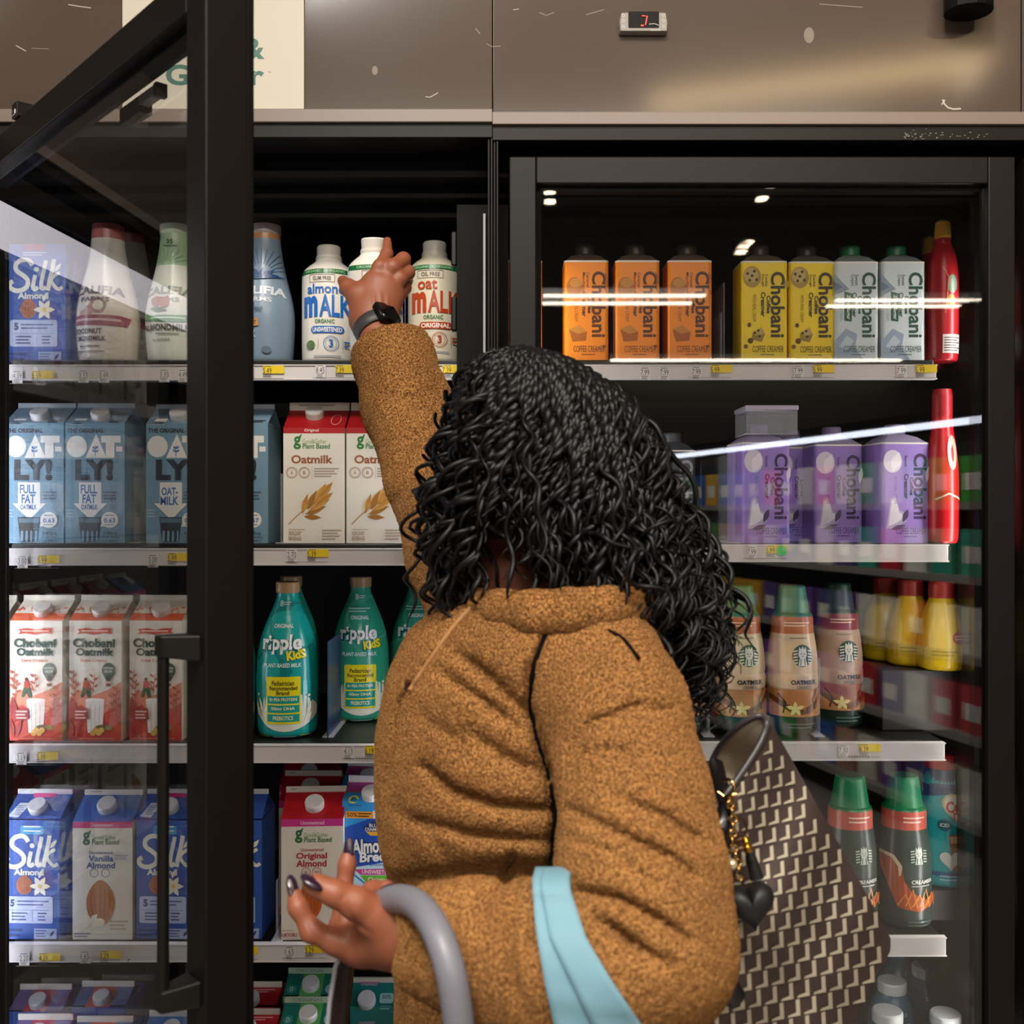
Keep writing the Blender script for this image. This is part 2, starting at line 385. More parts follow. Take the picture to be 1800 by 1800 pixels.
# left neighbour and right neighbour of the two open ones
Rn, a3, b3, zz3, hp3 = refrigerator(PL[0]-900, PL[0]-1, 'refrigerator beside the open door, at the left end of the row')
zt3 = furnish(Rn, a3, b3, zz3, hp3); D3 = door_leaf(Rn, b3-a3-.02, ztop, .12); D3.location = (a3+.01, 0, 0)
q = MB(); q.add([(a3-.5, -.002, ztop-.13), (b3-.03, -.002, ztop-.13), (b3-.03, -.002, ztop-.055), (a3-.5, -.002, ztop-.055)], [(0, 1, 2, 3)], M(0xf4f2ff, .4, emit=1.5)); q.build('light_strip', Rn)  # added glowing panel ahead of the glass, makes the bright streak in the open door
MB().box(b3-.05, b3-.03, .06, .08, .4, 1.85, M(0xeef2ff, .4, emit=9.)).build('light_strip', Rn)  # added unseen glowing bar that brightens the neighbour's inside and the left cartons
Rk, a4, b4, zz4, hp4 = refrigerator(PL[2]+1, PL[2]+900, 'black refrigerator door edge at the far right of the row', (197, 219, 245, 275))
furnish(Rk, a4, b4, zz4, hp4); D4 = door_leaf(Rk, b4-a4-.02, ztop, .12); D4.location = (a4+.004, 0, 0)
door_handle(D4, .012, zpx(1775, YD), zpx(1035, YD))

# ------------------------------------------------------------------ fixtures on the header
s = MB(); xs0, xs1 = xpx(215, 1.545), xpx(534, 1.545); xm = (xs0+xs1)/2
s.box(xs0-xm, xs1-xm, -.004, 0, 0, zpx(-180, 1.545)-zpx(191, 1.545), M(0xc9c1b2, .55))
GRN = 0x35695b
decals(s, [('t', 'Good &', 291, 66, 465, 104, GRN, {'b': .03}), ('t', 'Gather', 291, 113, 464, 150, GRN, {'b': .03}), ('t', 'TM', 470, 125, 476, 128, 0x8a948c),
           ('p', [(355, 20), (352, -60), (395, -110), (440, -110), (438, 0), (420, 16), (380, 30)], 0x4e8f5a)],
       lambda x, y, o: (xpx(x, 1.545)-xm, -.004-o, zpx(y, 1.545)-zpx(191, 1.545)))
o = s.build('store_sign', None, (xm, 1.5495, zpx(191, 1.545)), bevel=.0006)
tag(o, 'cream sign with green lettering on the brown header above the open refrigerator', 'sign')
t = MB(); tx, tz = xpx(1131, 1.54), zpx(40, 1.54); sc = 1.54/1800
pl = [(-42, -17), (42, -17), (43, 0), (40, 17), (0, 19), (-40, 17), (-43, 0)]
V = [(x*sc, 0, z*sc) for x, z in pl]+[(x*sc*.97, -.012, z*sc*.94) for x, z in pl]; n = len(pl)
t.add(V, [(i, (i+1) % n, n+(i+1) % n, n+i) for i in range(n)]+[tuple(range(n, 2*n))], M(0x8a827b, .45))
fn = lambda x, y, o: ((x-1131)*sc, -.0121-o, (40-y)*sc)
decals(t, [('t', 'dixell', 1143, 53, 1160, 56, 0xb5aea6)]+[('o', x, y, 2.6, .8, 0xc9c3bb) for x in (1095, 1166) for y in (29, 38, 48)]+[('l', [(1092, 52), (1097, 48), (1099, 51)], .8, 0xc9c3bb)], fn)
o = t.build('digital_thermometer', None, (tx, 1.549, tz), bevel=.0008); tag(o, 'small grey digital thermometer with red digit on the brown header', 'thermometer')
d = MB(); decals(d, [('rr', 1104, 22, 1158, 51, 2, 0x0b0909)], fn, rough=.15)
RED = M(0xff2a1a, .4, emit=2.2)
decals(d, [('r', 1126, 46, 1131, 48.5, RED), ('l', [(1128, 30), (1137, 31), (1134, 46)], 1.8, RED), ('l', [(1140, 45), (1150, 44), (1157, 47)], 1., 0xc8c2ba)], lambda x, y, o: fn(x, y, o+.0012))
d.build('display_screen', o)
f = MB(); f.prism([(.036*math.cos(t_)*(1 if abs(math.cos(t_)) < .9 else .97), -.03+.03*math.sin(t_)) for t_ in [i*math.pi/8 for i in range(16)]], 0, .05, BLKM)
o = f.build('header_fixture', None, (xpx(1712, 1.5), 1.548, zpx(11, 1.5)), bevel=.003); tag(o, 'black fixture on the brown header, cut off by the top edge', 'fixture')

# ------------------------------------------------------------------ lamps and the shelving across the aisle (what the glass mirrors)
TUBE = M(0xfff1dc, .4, emit=16.); COOL = M(0xe9f0ff, .4, emit=10.)
def lamp(p0, p1, mat, w=.05, label='white tube lamp on the store ceiling'):
    p0, p1 = Vector(p0), Vector(p1); L = (p1-p0).length; a_ = math.atan2((p1-p0).y, (p1-p0).x)
    o = tag(empty('ceiling_lamp', (p0+p1)/2, a_), label, 'lamp', 'tube lamps over the aisle')
    MB().box(-L/2, L/2, -w/2, w/2, 0, .04, WHITEP).build('housing', o)
    MB().box(-L/2+.01, L/2-.01, -w*.4, w*.4, -.012, -.0005, mat).build('diffuser', o)
zl = ZC+1.45
lamp((.48, -.52, zl), (1.53, -.18, zl), M(0xffdca0, .4, emit=26.), .085)
for Y, xa_, xb_ in ((-3.70, .20, 1.30), (-3.85, 2.20, 3.20), (-3.95, .2, 1.25), (-4.05, 2.2, 3.15)): lamp((xa_, Y, zl), (xb_, Y, zl), TUBE)
lamp((.85, -5.8, zl-.12), (3.4, -5.8, zl-.12), TUBE, .09)
def spot(px, py, Yv=5.2):
    q = Vector(((px-900)/1800*Yv, 3.12-Yv, ZC+(900-py)/1800*Yv))
    h = tag(empty('ceiling_spotlight', q), 'round white spotlight seen mirrored in the closed glass door', 'lamp', 'round spotlights over the aisle')
    MB().lathe([(.033, -.012), (.034, 0), (.034, .004)], BLKM, 20).build('housing', h)
    MB().lathe([(.031, -.013), (.0001, -.0135)], M(0xffe6c4, .4, emit=40.), 20, cap=False).build('lens', h)
for p in ((966, 334), (967, 348), (1316, 420), (1308, 428), (1304, 437), (1341, 343), (1356, 322), (1695, 138, 3.4)): spot(*p)
p0, p1 = Vector((1.95, -.75, 0)), Vector((.95, -4.2, 0)); dr = (p1-p0).normalized(); nr = Vector((-dr.y, dr.x, 0)); ang = math.atan2(dr.y, dr.x)
g = tag(empty('store_shelving', p0, ang), 'long shelving run across the aisle, seen mirrored in the closed door', 'shelving')
L = (p1-p0).length
MB().box(0, L, .30, .34, 0, 1.72, M(0x2c2724, .6)).build('back_panel', g)
for z in (.15, .50, .82, 1.14, 1.44): MB().box(0, L, -.06, .30, z-.03, z, M(0x8d8781, .5)).build('shelf_board', g)
MB().box(0, L, -.08, .34, 1.78, 1.82, BLKM).build('canopy', g)
for y in (-.07, .02): MB().box(0.02, L-.02, y, y+.018, 1.762, 1.778, COOL).build('light_strip', g)
pk = []
for c in (0x2f9e86, 0xd8d2c2, 0x2b5fb0, 0x3f9b3a, 0xc8283a, 0x7a4aa0, 0xd9a32a, 0xe8e2da, 0x5a4a86, 0xb98a72):
    m = MB(); m.prism([(-.07, -.03), (.07, -.03), (.075, 0), (.07, .06), (-.07, .06), (-.075, 0)], 0, .19, M(c, .5)); m.box(-.045, .045, -.032, -.0301, .05, .12, M(0xe8e2da, .5)); pk.append(m)
pk = [m.build('snack_package', None, bevel=.01) for m in pk]
used = set()
for zi, z in enumerate((.15, .50, .82, 1.14, 1.44)):
    for i in range(20):
        c = (i*2//3*7+zi*3+(i*i) % 5) % 10; o = pk[c]
        if c in used: o = o.copy(); COL.objects.link(o)
        used.add(c)
        q = p0+dr*(.1+i*.175)+Vector((-dr.y, dr.x, 0))*(.02)
        o.location = (q.x, q.y, z); o.rotation_euler.z = ang
        tag(o, 'colourful package on the shelving mirrored in the closed glass door', 'package', 'packages on the mirrored shelving')
# ------------------------------------------------------------------ shelves with price rails and tags
YR = 1.66
RAIL = M(0xd9d4d2, .4); BLKS = M(0x16130f, .4)
YEL = 0xf0cf1c; INK = 0x2b2724
def shelf(x0, x1, rail0, rail1, surf, label, tags, yfront=YR, xr0=None, xr1=None):
    xa_, xb_ = xpx(x0, YR), xpx(x1, YR); c = (xa_+xb_)/2
    zs = ZC+surf
    o = MB().box(xa_-c, xb_-c, 0, .46, -.022, 0, BLKS).build('refrigerator_shelf', None, (c, YR+.012, zs), bevel=.002)
    tag(o, label, 'shelf', 'black shelves with white price rails')
    ra = MB(); z0, z1 = zpx(rail1, YR)-zs, zpx(rail0, YR)-zs
    ra.prism([(xa_-c-.004, -.012), (xb_-c-.001, -.012), (xb_-c, -.003), (xa_-c-.004, -.003)], z0, z1, RAIL)
    ra.box(xa_-c-.004, xb_-c, -.0145, -.012, z0, z0+.0022, RAIL); ra.box(xa_-c-.004, xb_-c, -.0145, -.012, z1-.0022, z1, RAIL)
    r = ra.build('price_rail', o, bevel=.0008)
    for kind, px, py, txt in tags:
        t = MB(); s = YR/1800
        fn = lambda x, y, of: (x*s, -of, -y*s)
        if kind == 'y':
            D = [('r', 0, 0, 37, 14, YEL), ('d', 1, .5, 14, 3, 1, INK), ('t', txt, 0, 4, 15, 14, INK, {'b': 0}), ('d', 0, 15, 16, 21, 3, 0x5a5550), ('d', -40, 22, 36, 24, 1, 0x6b6560)]
        elif kind == 'w':
            D = [('r', -1, 0, 17, 22, 0xdedad7), ('d', 1, .5, 13, 3, 1, INK), ('t', txt, 0, 4, 15, 14, INK, {'b': -.004}), ('d', 1, 15, 13, 22, 3, 0x5a5550)]
        elif kind == 'g': D = [('e', 0, 0, 9, 9, 0x55cf52)]
        elif kind == 'k': D = [('l', [(0, 3), (4, -2), (5, -1)], 1.2, INK)]
        elif kind == 'b':
            D = [('r', 0, 0, 40, 6, 0xe4e0dc)]+[('r', 1+i*1.6, 0, 1+i*1.6+(.5 if i % 3 else .9), 5, INK) for i in range(23)]
        decals(t, D, fn, dl=3e-5)
        to = t.build('price_tag', r, (xpx(px, YR)-c, -.0158 if kind == 'g' else -.0146, zpx(py, YR)-zs)); to['label'] = {'y': 'yellow sale price tag', 'w': 'white price tag', 'g': 'round green dot', 'k': 'scuff', 'b': 'barcode tag'}[kind]
    return zs
S = {}
S['l1'] = shelf(12, 840, 641, 668, .2484, 'top shelf of the open refrigerator under the plant milk bottles',
    [('w', 24, 652, '4.39'), ('y', 58, 652, '5.59'), ('w', 140, 651, '3.33'), ('w', 176, 651, '3.49'), ('w', 282, 650, '3.33'), ('w', 315, 650, '4.49'), ('w', 430, 644, '3.66'), ('y', 463, 643, '5.49'), ('w', 556, 642, '8.45'), ('y', 590, 642, '7.39'), ('y', 778, 642, '7.39')])
S['l2'] = shelf(14, 840, 964, 994, -.052, 'second shelf of the open refrigerator under the oat milk cartons',
    [('w', 33, 977, '3.00'), ('y', 68, 976, '5.99'), ('w', 262, 975, '3.00'), ('y', 296, 972, '5.99'), ('w', 506, 966, '2.70'), ('y', 541, 965, '5.39')])
S['l3'] = shelf(12, 840, 1309, 1341, -.377, 'third shelf of the open refrigerator under red cartons and teal bottles',
    [('w', 31, 1322, '3.19'), ('y', 66, 1321, '5.19'), ('k', 108, 1342, ''), ('w', 605, 1311, '4.13'), ('y', 642, 1310, '6.19'), ('b', 626, 1330, '')])
S['l4'] = shelf(16, 840, 1659, 1691, -.702, 'fourth shelf of the open refrigerator under the almond milk cartons',
    [('w', 36, 1674, '2.20'), ('y', 70, 1674, '4.39'), ('w', 143, 1671, '1.65'), ('y', 177, 1670, '3.29'), ('k', 225, 1686, ''), ('y', 417, 1662, '4.39'), ('w', 502, 1663, '1.65'), ('y', 537, 1660, '3.29')])
S['r1'] = shelf(898, 1647, 641, 667, .2484, 'top shelf of the closed refrigerator under the creamer cartons',
    [('w', 1126, 646, '7.99'), ('w', 1160, 646, '7.99'), ('w', 1216, 645, '7.99'), ('y', 1249, 641.5, '5.99'), ('w', 1395, 643, '7.99'), ('y', 1429, 641.5, '5.99'), ('w', 1576, 643, '7.99'), ('y', 1609, 641.5, '5.99')])
S['r2'] = shelf(898, 1668, 957, 988, -.052, 'second shelf of the closed refrigerator under the lilac cartons',
    [('w', 1313, 961, '7.99'), ('y', 1346, 958.5, '5.99'), ('g', 1373, 968, '')])
S['r3'] = shelf(898, 1662, 1305, 1337, -.372, 'third shelf of the closed refrigerator under the oat creamer bottles',
    [('w', 1474, 1309, '7.30'), ('y', 1510, 1307, '6.39'), ('b', 1490, 1327, '')])
S['r4'] = shelf(898, 1664, 1647, 1681, -.695, 'fourth shelf of the closed refrigerator under dark creamer bottles', [])
for k, x0, x1, lab in (('l5', 12, 840, 'lowest shelf of the open refrigerator under the half hidden cartons'), ('r5', 898, 1664, 'lowest shelf of the closed refrigerator under white capped bottles')):
    S[k] = shelf(x0, x1, 2064, 2094, -1.088 if k == 'l5' else -1.045, lab, [])

# ------------------------------------------------------------------ gable-top cartons
def cap_mesh(r, h, mat, n=44, top=None):
    m = MB(); m.lathe([(r, 0), (r, h*.82), (r*.93, h)], mat, n, rib=-.03)
    m.lathe([(r*.93, h+.0002), (r*.88, h+.0006), (.0002, h+.0006)], top or mat, n, cap=False); return m
def carton(name, P, Yf, D, colors, cap=None, d=None):
    # P: photo rows of this carton: x0, x1, fin_top, slope_top, slope_bottom, base
    x0, x1, fy, sy, by, yb = P; s = Yf/1800; xc = (x0+x1)/2
    w = (x1-x0)*s; d = d or w; sy0 = sy                  # the ridge stands half a carton deeper than the front face
    dep = lambda y: y+(y-900)*max(0, min(1, (by-y)/(by-sy0)))*d/2/Yf
    fy, sy = dep(fy), dep(sy)
    hb = (yb-by)*s; hs = (yb-sy)*s; hf = (yb-fy)*s
    body, slope, fin = [M(c, .42) for c in colors[:3]]
    m = MB(); a, q = w/2, d/2
    V = [(-a, -q, 0), (a, -q, 0), (a, q, 0), (-a, q, 0), (-a, -q, hb), (a, -q, hb), (a, q, hb), (-a, q, hb)]
    m.add(V, [(3, 2, 1, 0), (0, 1, 5, 4), (1, 2, 6, 5), (2, 3, 7, 6), (3, 0, 4, 7)], body)
    T = [(-a, -q, hb), (a, -q, hb), (a, q, hb), (-a, q, hb), (-a, 0, hs), (a, 0, hs), (-a+w*.2, 0, hb+(hs-hb)*.55), (a-w*.2, 0, hb+(hs-hb)*.55)]
    m.add(T, [(0, 1, 5, 4), (2, 3, 4, 5), (1, 7, 5), (1, 2, 7), (2, 5, 7), (3, 6, 4), (3, 0, 6), (0, 4, 6)], slope)
    m.box(-a, a, -.0018, .0018, hs-.001, hf, fin)
    nz = Vector((0, -(hs-hb), q)).normalized()
    def fn(px, py, o):
        x = (px-xc)*s; z = (yb-dep(py))*s
        if z <= hb: return (x, -q-o, z)
        if z < hs: t = (z-hb)/(hs-hb); return (x, -q+t*q+nz.y*o, z+nz.z*o)
        return (x, -.0018-o, z)
    decals(m, D, fn, dl=3e-5)
    o = m.build(name, None, bevel=.0012)
    if cap:
        cx, cy, cr, cm = cap; z = (yb-dep(cy))*s-.002; t = max(0, min(1, (z-hb)/(hs-hb)))
        k = cap_mesh(cr*s, .0125, M(cm, .35)).build('cap', o)
        k.location = ((cx-xc)*s, -q+t*q, hb+t*(hs-hb)); k.rotation_euler.x = math.atan2(hs-hb, q)
    o['_d'] = d
    return o
def put(o, xc, zs, Yf, rot=0.):
    o.location = (xpx(xc, Yf), Yf+o['_d']/2, zs+.0005); o.rotation_euler.z = R(rot); return o
def dup(o, xc, zs, Yf, label, rot=0., cat=None, group=None):
    c = copy_tree(o); put(c, xc, zs, Yf, rot); c['label'] = label
    if group: c['group'] = group
    return c
# --- cream cartons with the green g
def gg(x0, y, gcol, lcol):
    return [('t', 'g', x0, y, x0+13, y+23, gcol, {'b': .03}), ('l', [(x0+9, y+3), (x0+14, y-3)], 2.5, gcol), ('t', 'Good&Gather', x0+16, y+5, x0+58, y+13, lcol, {'b': 0}), ('t', 'Plant Based', x0+16, y+13, x0+64, y+22, gcol, {'b': .02})]
WH = 0xf2ece2
def wheat(x, y, s=1.):
    D = [('l', [(x, y+74*s), (x+16*s, y+58*s), (x+50*s, y+30*s), (x+68*s, y+8*s)], 1.6, 0xb57f35)]
    for i, (ax, ay, bx, by, w) in enumerate(((24, 55, 34, 20, 5), (34, 48, 50, 14, 6), (46, 38, 66, 2, 6.5), (55, 26, 78, 0, 6), (30, 56, 66, 42, 5), (36, 50, 72, 30, 5.5), (48, 40, 78, 18, 5.5), (28, 60, 58, 62, 4.5), (26, 52, 28, 32, 4))):
        D.append(('f', x+ax*s, y+ay*s, x+bx*s, y+by*s, w*s, (0xc48a3a, 0xa8702a, 0xd09a48)[i % 3]))
        D.append(('l', [(x+ax*s, y+ay*s), (x+bx*s, y+by*s)], .8, 0x8a5a20))
    return D
DA = [('r', 498, 752, 606, 762, 0xb01a1c), ('t', 'Original', 535, 754, 560, 760, WH), ('d', 515, 711, 580, 716, 1, 0x8f887c), ('o', 587, 738, 9, .8, 0xd9b0a8)]+gg(516, 767, 0x2f7a35, 0x6aa24a)+[
  ('t', 'Oatmilk', 512, 800, 585, 815, 0x9a5c3c, {'b': .03}), ('o', 513, 831, 10, .9, 0x9a6a50), ('o', 513, 831, 8, .5, 0x9a6a50), ('t', 'A', 511, 828, 515, 834, 0x9a6a50), ('o', 535, 831, 10, .9, 0x9a6a50), ('o', 535, 831, 8, .5, 0x9a6a50), ('t', 'B', 533, 828, 537, 834, 0x9a6a50),
  ('l', [(549, 820), (549, 842)], .6, 0xb9a894), ('d', 552, 822, 596, 840, 4, 0xb09a88)]+wheat(507, 848)+[('d', 508, 930, 536, 932, 1, 0xb0957e), ('t', 'NON-DAIRY', 508, 934, 530, 941, 0xa8856c), ('t', 'BEVERAGE', 508, 943, 530, 950, 0xa8856c), ('d', 566, 930, 600, 950, 4, 0xb9a894)]
C = carton('milk_carton', (498, 606, 708, 721, 752, 955), 1.69, DA, (0xe6dfd0, 0xa5171a, 0xd9d2c4), (547, 730, 16.5, 0xcfcac4))
tag(put(C, 552, S['l2'], 1.69), 'red topped cream oatmilk carton standing in full view on second shelf', 'carton', 'cream oatmilk cartons with red tops')
dup(C, 663, S['l2'], 1.69, 'red topped cream oatmilk carton partly behind the raised sleeve', 0)
dup(C, 774, S['l2'], 1.69, 'cream oatmilk carton almost wholly behind the raised sleeve', 0)
dup(C, 556, S['l2'], 1.80, 'red topped oatmilk carton in the second rank, behind the one in full view', 0)
def almond(cx, cy, w, h, col=0xc8702a, dk=0x9a4a18):
    V = []
    for i in range(24):
        t = 2*math.pi*i/24; r = 1-.28*max(0, math.cos(t))**2
        V.append((cx+w/2*math.sin(t)*r, cy-h/2*math.cos(t)))
    return [('p', V, col)]+[('l', [(cx+k*w, cy-h*.40+abs(k)*h*.5), (cx+k*w*1.15, cy), (cx+k*w*.8, cy+h*.42-abs(k)*h*.4)], 1.2, dk) for k in (-.3, -.16, 0, .15, .29)]
DB = [('r', 497, 1440, 605, 1453, 0xcf2f86), ('t', 'Unsweetened', 531, 1443, 572, 1450, 0xf0c8dc), ('d', 506, 1385, 516, 1388, 1, 0x6a655c), ('d', 540, 1385, 600, 1387, 1, 0xc8bfae)]+gg(521, 1459, 0x2f6a40, 0x5a9a50)+[
  ('t', 'Unsweetened', 531, 1491, 571, 1497, 0xb0202c), ('t', 'Original', 523, 1499, 577, 1513, 0xb0202c, {'b': .03}), ('t', 'Almond', 523, 1512, 576, 1524, 0xb0202c, {'b': .03}),
  ('o', 540, 1533, 8, 1., 0xb0404a), ('o', 559, 1533, 8, 1., 0xb0404a), ('t', '30', 537, 1531, 543, 1535, 0xb0404a), ('t', '50%', 555, 1531, 563, 1535, 0xb0404a)]+almond(549, 1580, 40, 72, 0xd2601a, 0x93400f)+[('d', 497, 1634, 520, 1636, 1, 0xc0707a), ('t', 'ALMONDMILK', 497, 1639, 526, 1646, 0xb0404a), ('d', 566, 1630, 598, 1646, 3, 0xb9a894)]
C = carton('milk_carton', (497, 605, 1382, 1391, 1440, 1652), 1.68, DB, (0xe6dccb, 0xb81420, 0xd9d2c4), (552, 1414, 17, 0xdedbd8))
tag(put(C, 546, S['l4'], 1.68, 3), 'cream almond milk carton with red and pink top beside the open hand', 'carton', 'cream almond milk cartons with red tops')
dup(C, 541, S['l4'], 1.785, 'red topped almond carton right behind the front one by the hand')
dup(C, 539, S['l4'], 1.89, 'rearmost red topped almond carton on fourth shelf', 0)
BL = 0x35598f
DV = [('r', 128, 1448, 233, 1459, 0xcf3f78), ('t', 'Unsweetened', 160, 1450, 198, 1457, 0xf0c8d0), ('d', 140, 1393, 160, 1396, 1, 0x6a655c)]+gg(146, 1466, 0x3f6a4a, 0x6a9a5a)+[
  ('t', 'Unsweetened', 157, 1499, 198, 1505, BL), ('t', 'Vanilla', 156, 1507, 200, 1518, BL, {'b': .03}), ('t', 'Almond', 152, 1519, 203, 1530, BL, {'b': .03}), ('d', 202, 1506, 226, 1515, 3, 0x8a94a8), ('o', 166, 1538, 7.5, 1., BL), ('o', 186, 1538, 7.5, 1., BL)]+almond(177, 1590, 50, 80, 0xb5713c, 0x8a4f24)
DV += [('f', 160, 1622, 160+24*math.cos(t), 1622+14*math.sin(t), 4.5, 0xefe6cf) for t in [i*1.05 for i in range(6)]]+[('e', 176, 1624, 9, 7, 0xefe2c4), ('d', 131, 1642, 160, 1652, 2, 0x6a7590), ('d', 194, 1620, 226, 1640, 3, 0xb9a894)]
C = carton('milk_carton', (128, 233, 1391, 1399, 1448, 1655), 1.68, DV, (0xe3dccb, 0x2f62b0, 0xd9d2c4), (180, 1420, 17, 0xd9d8d8))
tag(put(C, 180, S['l4'], 1.68), 'cream vanilla almond milk carton with blue and pink top seen through the open door', 'carton')
# --- blue almond cartons with the big cream script
SB = 0x2d55a8
def script(x, y, c):          # the cream brush script on the blue cartons
    L = lambda p, w: ('l', [(x+q.x, y+q.y) for q in chaikin([(a, b_, 0) for a, b_ in p], 3)], w, c)
    return [L([(42, 12), (36, 2), (22, 2), (12, 10), (13, 22), (26, 29), (35, 38), (33, 51), (18, 58), (4, 54), (1, 44), (8, 40)], 8), L([(47, 29), (44, 42), (42, 52), (47, 55), (52, 50)], 7), ('e', x+49, y+19, 4.6, 4.2, c),
            L([(66, 3), (62, 22), (57, 44), (58, 55), (66, 50)], 7), L([(80, 1), (77, 20), (72, 40), (69, 56)], 7.5), L([(90, 25), (80, 30), (74, 38), (80, 48), (88, 55), (95, 50)], 6)]
def silk(x, y0):
    D = [('r', x+31, y0, x+72, y0+68, 0xd8327c), ('r', x+31, y0+58, x+72, y0+73, 0x3aa0d0), ('d', x+36, y0+57, x+67, y0+63, 1, WH), ('d', x+36, y0+65, x+67, y0+70, 1, WH),
     ('p', [(x+4, y0+42), (x+14, y0+18), (x+34, y0+18), (x+24, y0+44)], 0xc9cfdc), ('d', x+13, y0+22, x+28, y0+40, 6, 0x4a5a80),
     *script(x+3, y0+74, 0xe8e6d4), ('f', x+84, y0+97, x+96, y0+82, 3.5, 0xe8e6d4), ('t', 'Almond', x+19, y0+134, x+73, y0+145, 0xe8e6d4, {'b': .04})]
    D += almond(x+38, y0+162, 30, 34, 0xb0623a, 0x84431f)
    for t in range(6): D.append(('f', x+66, y0+164, x+66+19*math.cos(t*1.05), y0+164+19*math.sin(t*1.05), 4.5, 0xefe9d2))
    D += [('e', x+66, y0+164, 4, 4, 0xe0c860), ('f', x+64, y0+150, x+70, y0+134, 3, 0xefe9d2), ('rr', x+6, y0+182, x+89, y0+229, 4, 0xb9c3e0), ('t', '5', x+13, y0+187, x+21, y0+200, 0x2a3a70, {'b': .05}), ('d', x+25, y0+188, x+82, y0+200, 2, 0x4a5a90),
      ('l', [(x+12, y0+206), (x+84, y0+206)], .8, 0x6a78a8), ('d', x+16, y0+209, x+44, y0+226, 3, 0x3a4a80), ('d', x+62, y0+209, x+78, y0+226, 3, 0x3a4a80), ('l', [(x+53, y0+208), (x+53, y0+226)], .8, 0x6a78a8),
      ('d', x+3, y0+238, x+34, y0+256, 2, 0x1e3468), ('r', x+56, y0+238, x+96, y0+256, 0xa9b5d8), ('d', x+58, y0+240, x+78, y0+254, 3, 0x4a5a90), ('f', x+84, y0+252, x+92, y0+241, 2.5, 0x3a4a80)]
    return D
C = carton('milk_carton', (7, 108, 1387, 1395, 1442, 1652), 1.68, silk(7, 1394), (SB, 0x2f52a0, 0xcfd0d0), (60, 1419, 16, 0xc9c9cc)); SK = C
tag(put(C, 57, S['l4'], 1.68, -2), 'blue almond milk carton with cream script, first on fourth shelf', 'carton', 'blue almond milk cartons')
dup(C, 291, S['l4'], 1.68, 'blue almond milk carton seen just left of the door handle', -2)
dup(C, 410, S['l4'], 1.68, 'blue almond carton half hidden by the door edge, on fourth shelf')
def shift(D, dx, dy):
    out = []
    for d in D:
        k = d[0]
        if k in 'rd' or k == 'rr': out.append((k, d[1]+dx, d[2]+dy, d[3]+dx, d[4]+dy, *d[5:]))
        elif k in 'eo': out.append((k, d[1]+dx, d[2]+dy, *d[3:]))
        elif k in 'pl': out.append((k, [(p[0]+dx, p[1]+dy) for p in d[1]], *d[2:]))
        elif k == 'f': out.append((k, d[1]+dx, d[2]+dy, d[3]+dx, d[4]+dy, *d[5:]))
        elif k == 't': out.append((k, d[1], d[2]+dx, d[3]+dy, d[4]+dx, d[5]+dy, *d[6:]))
    return out
DS = [('r', 42, 432, 80, 444, 0x9a2a4a), ('d', 40, 446, 82, 454, 2, 0xc9d0e0)]+shift(silk(7, 1394)[6:], 5, -1010)
def flat_carton(name, P, Yf, D, col, side=None, d=None, top=None):
    x0, x1, ty, yb = P; s = Yf/1800; xc = (x0+x1)/2; w = (x1-x0)*s; d = d or w; h = (yb-ty)*s
    m = MB().box(-w/2, w/2, -d/2, d/2, 0, h, M(col, .42))
    decals(m, D, lambda x, y, o: ((x-xc)*s, -d/2-o, (yb-y)*s), dl=3e-5)
    o = m.build(name, None, bevel=.0015); o['_d'] = d; return o
C = flat_carton('milk_carton', (12, 116, 432, 640), 1.70, DS, SB)
tag(put(C, 64, S['l1'], 1.70), 'tall flat topped blue almond milk carton at left end of top shelf', 'carton')
C = flat_carton('milk_carton', (-60, 8, 500, 640), 1.72, [('r', -60, 520, 8, 560, 0xa83a30), ('d', -50, 570, 0, 620, 5, 0xd0a0a0)], 0x7a2a2c)
tag(put(C, -28, S['l1'], 1.72), 'dark red carton cut off by the left edge, on top shelf', 'carton')
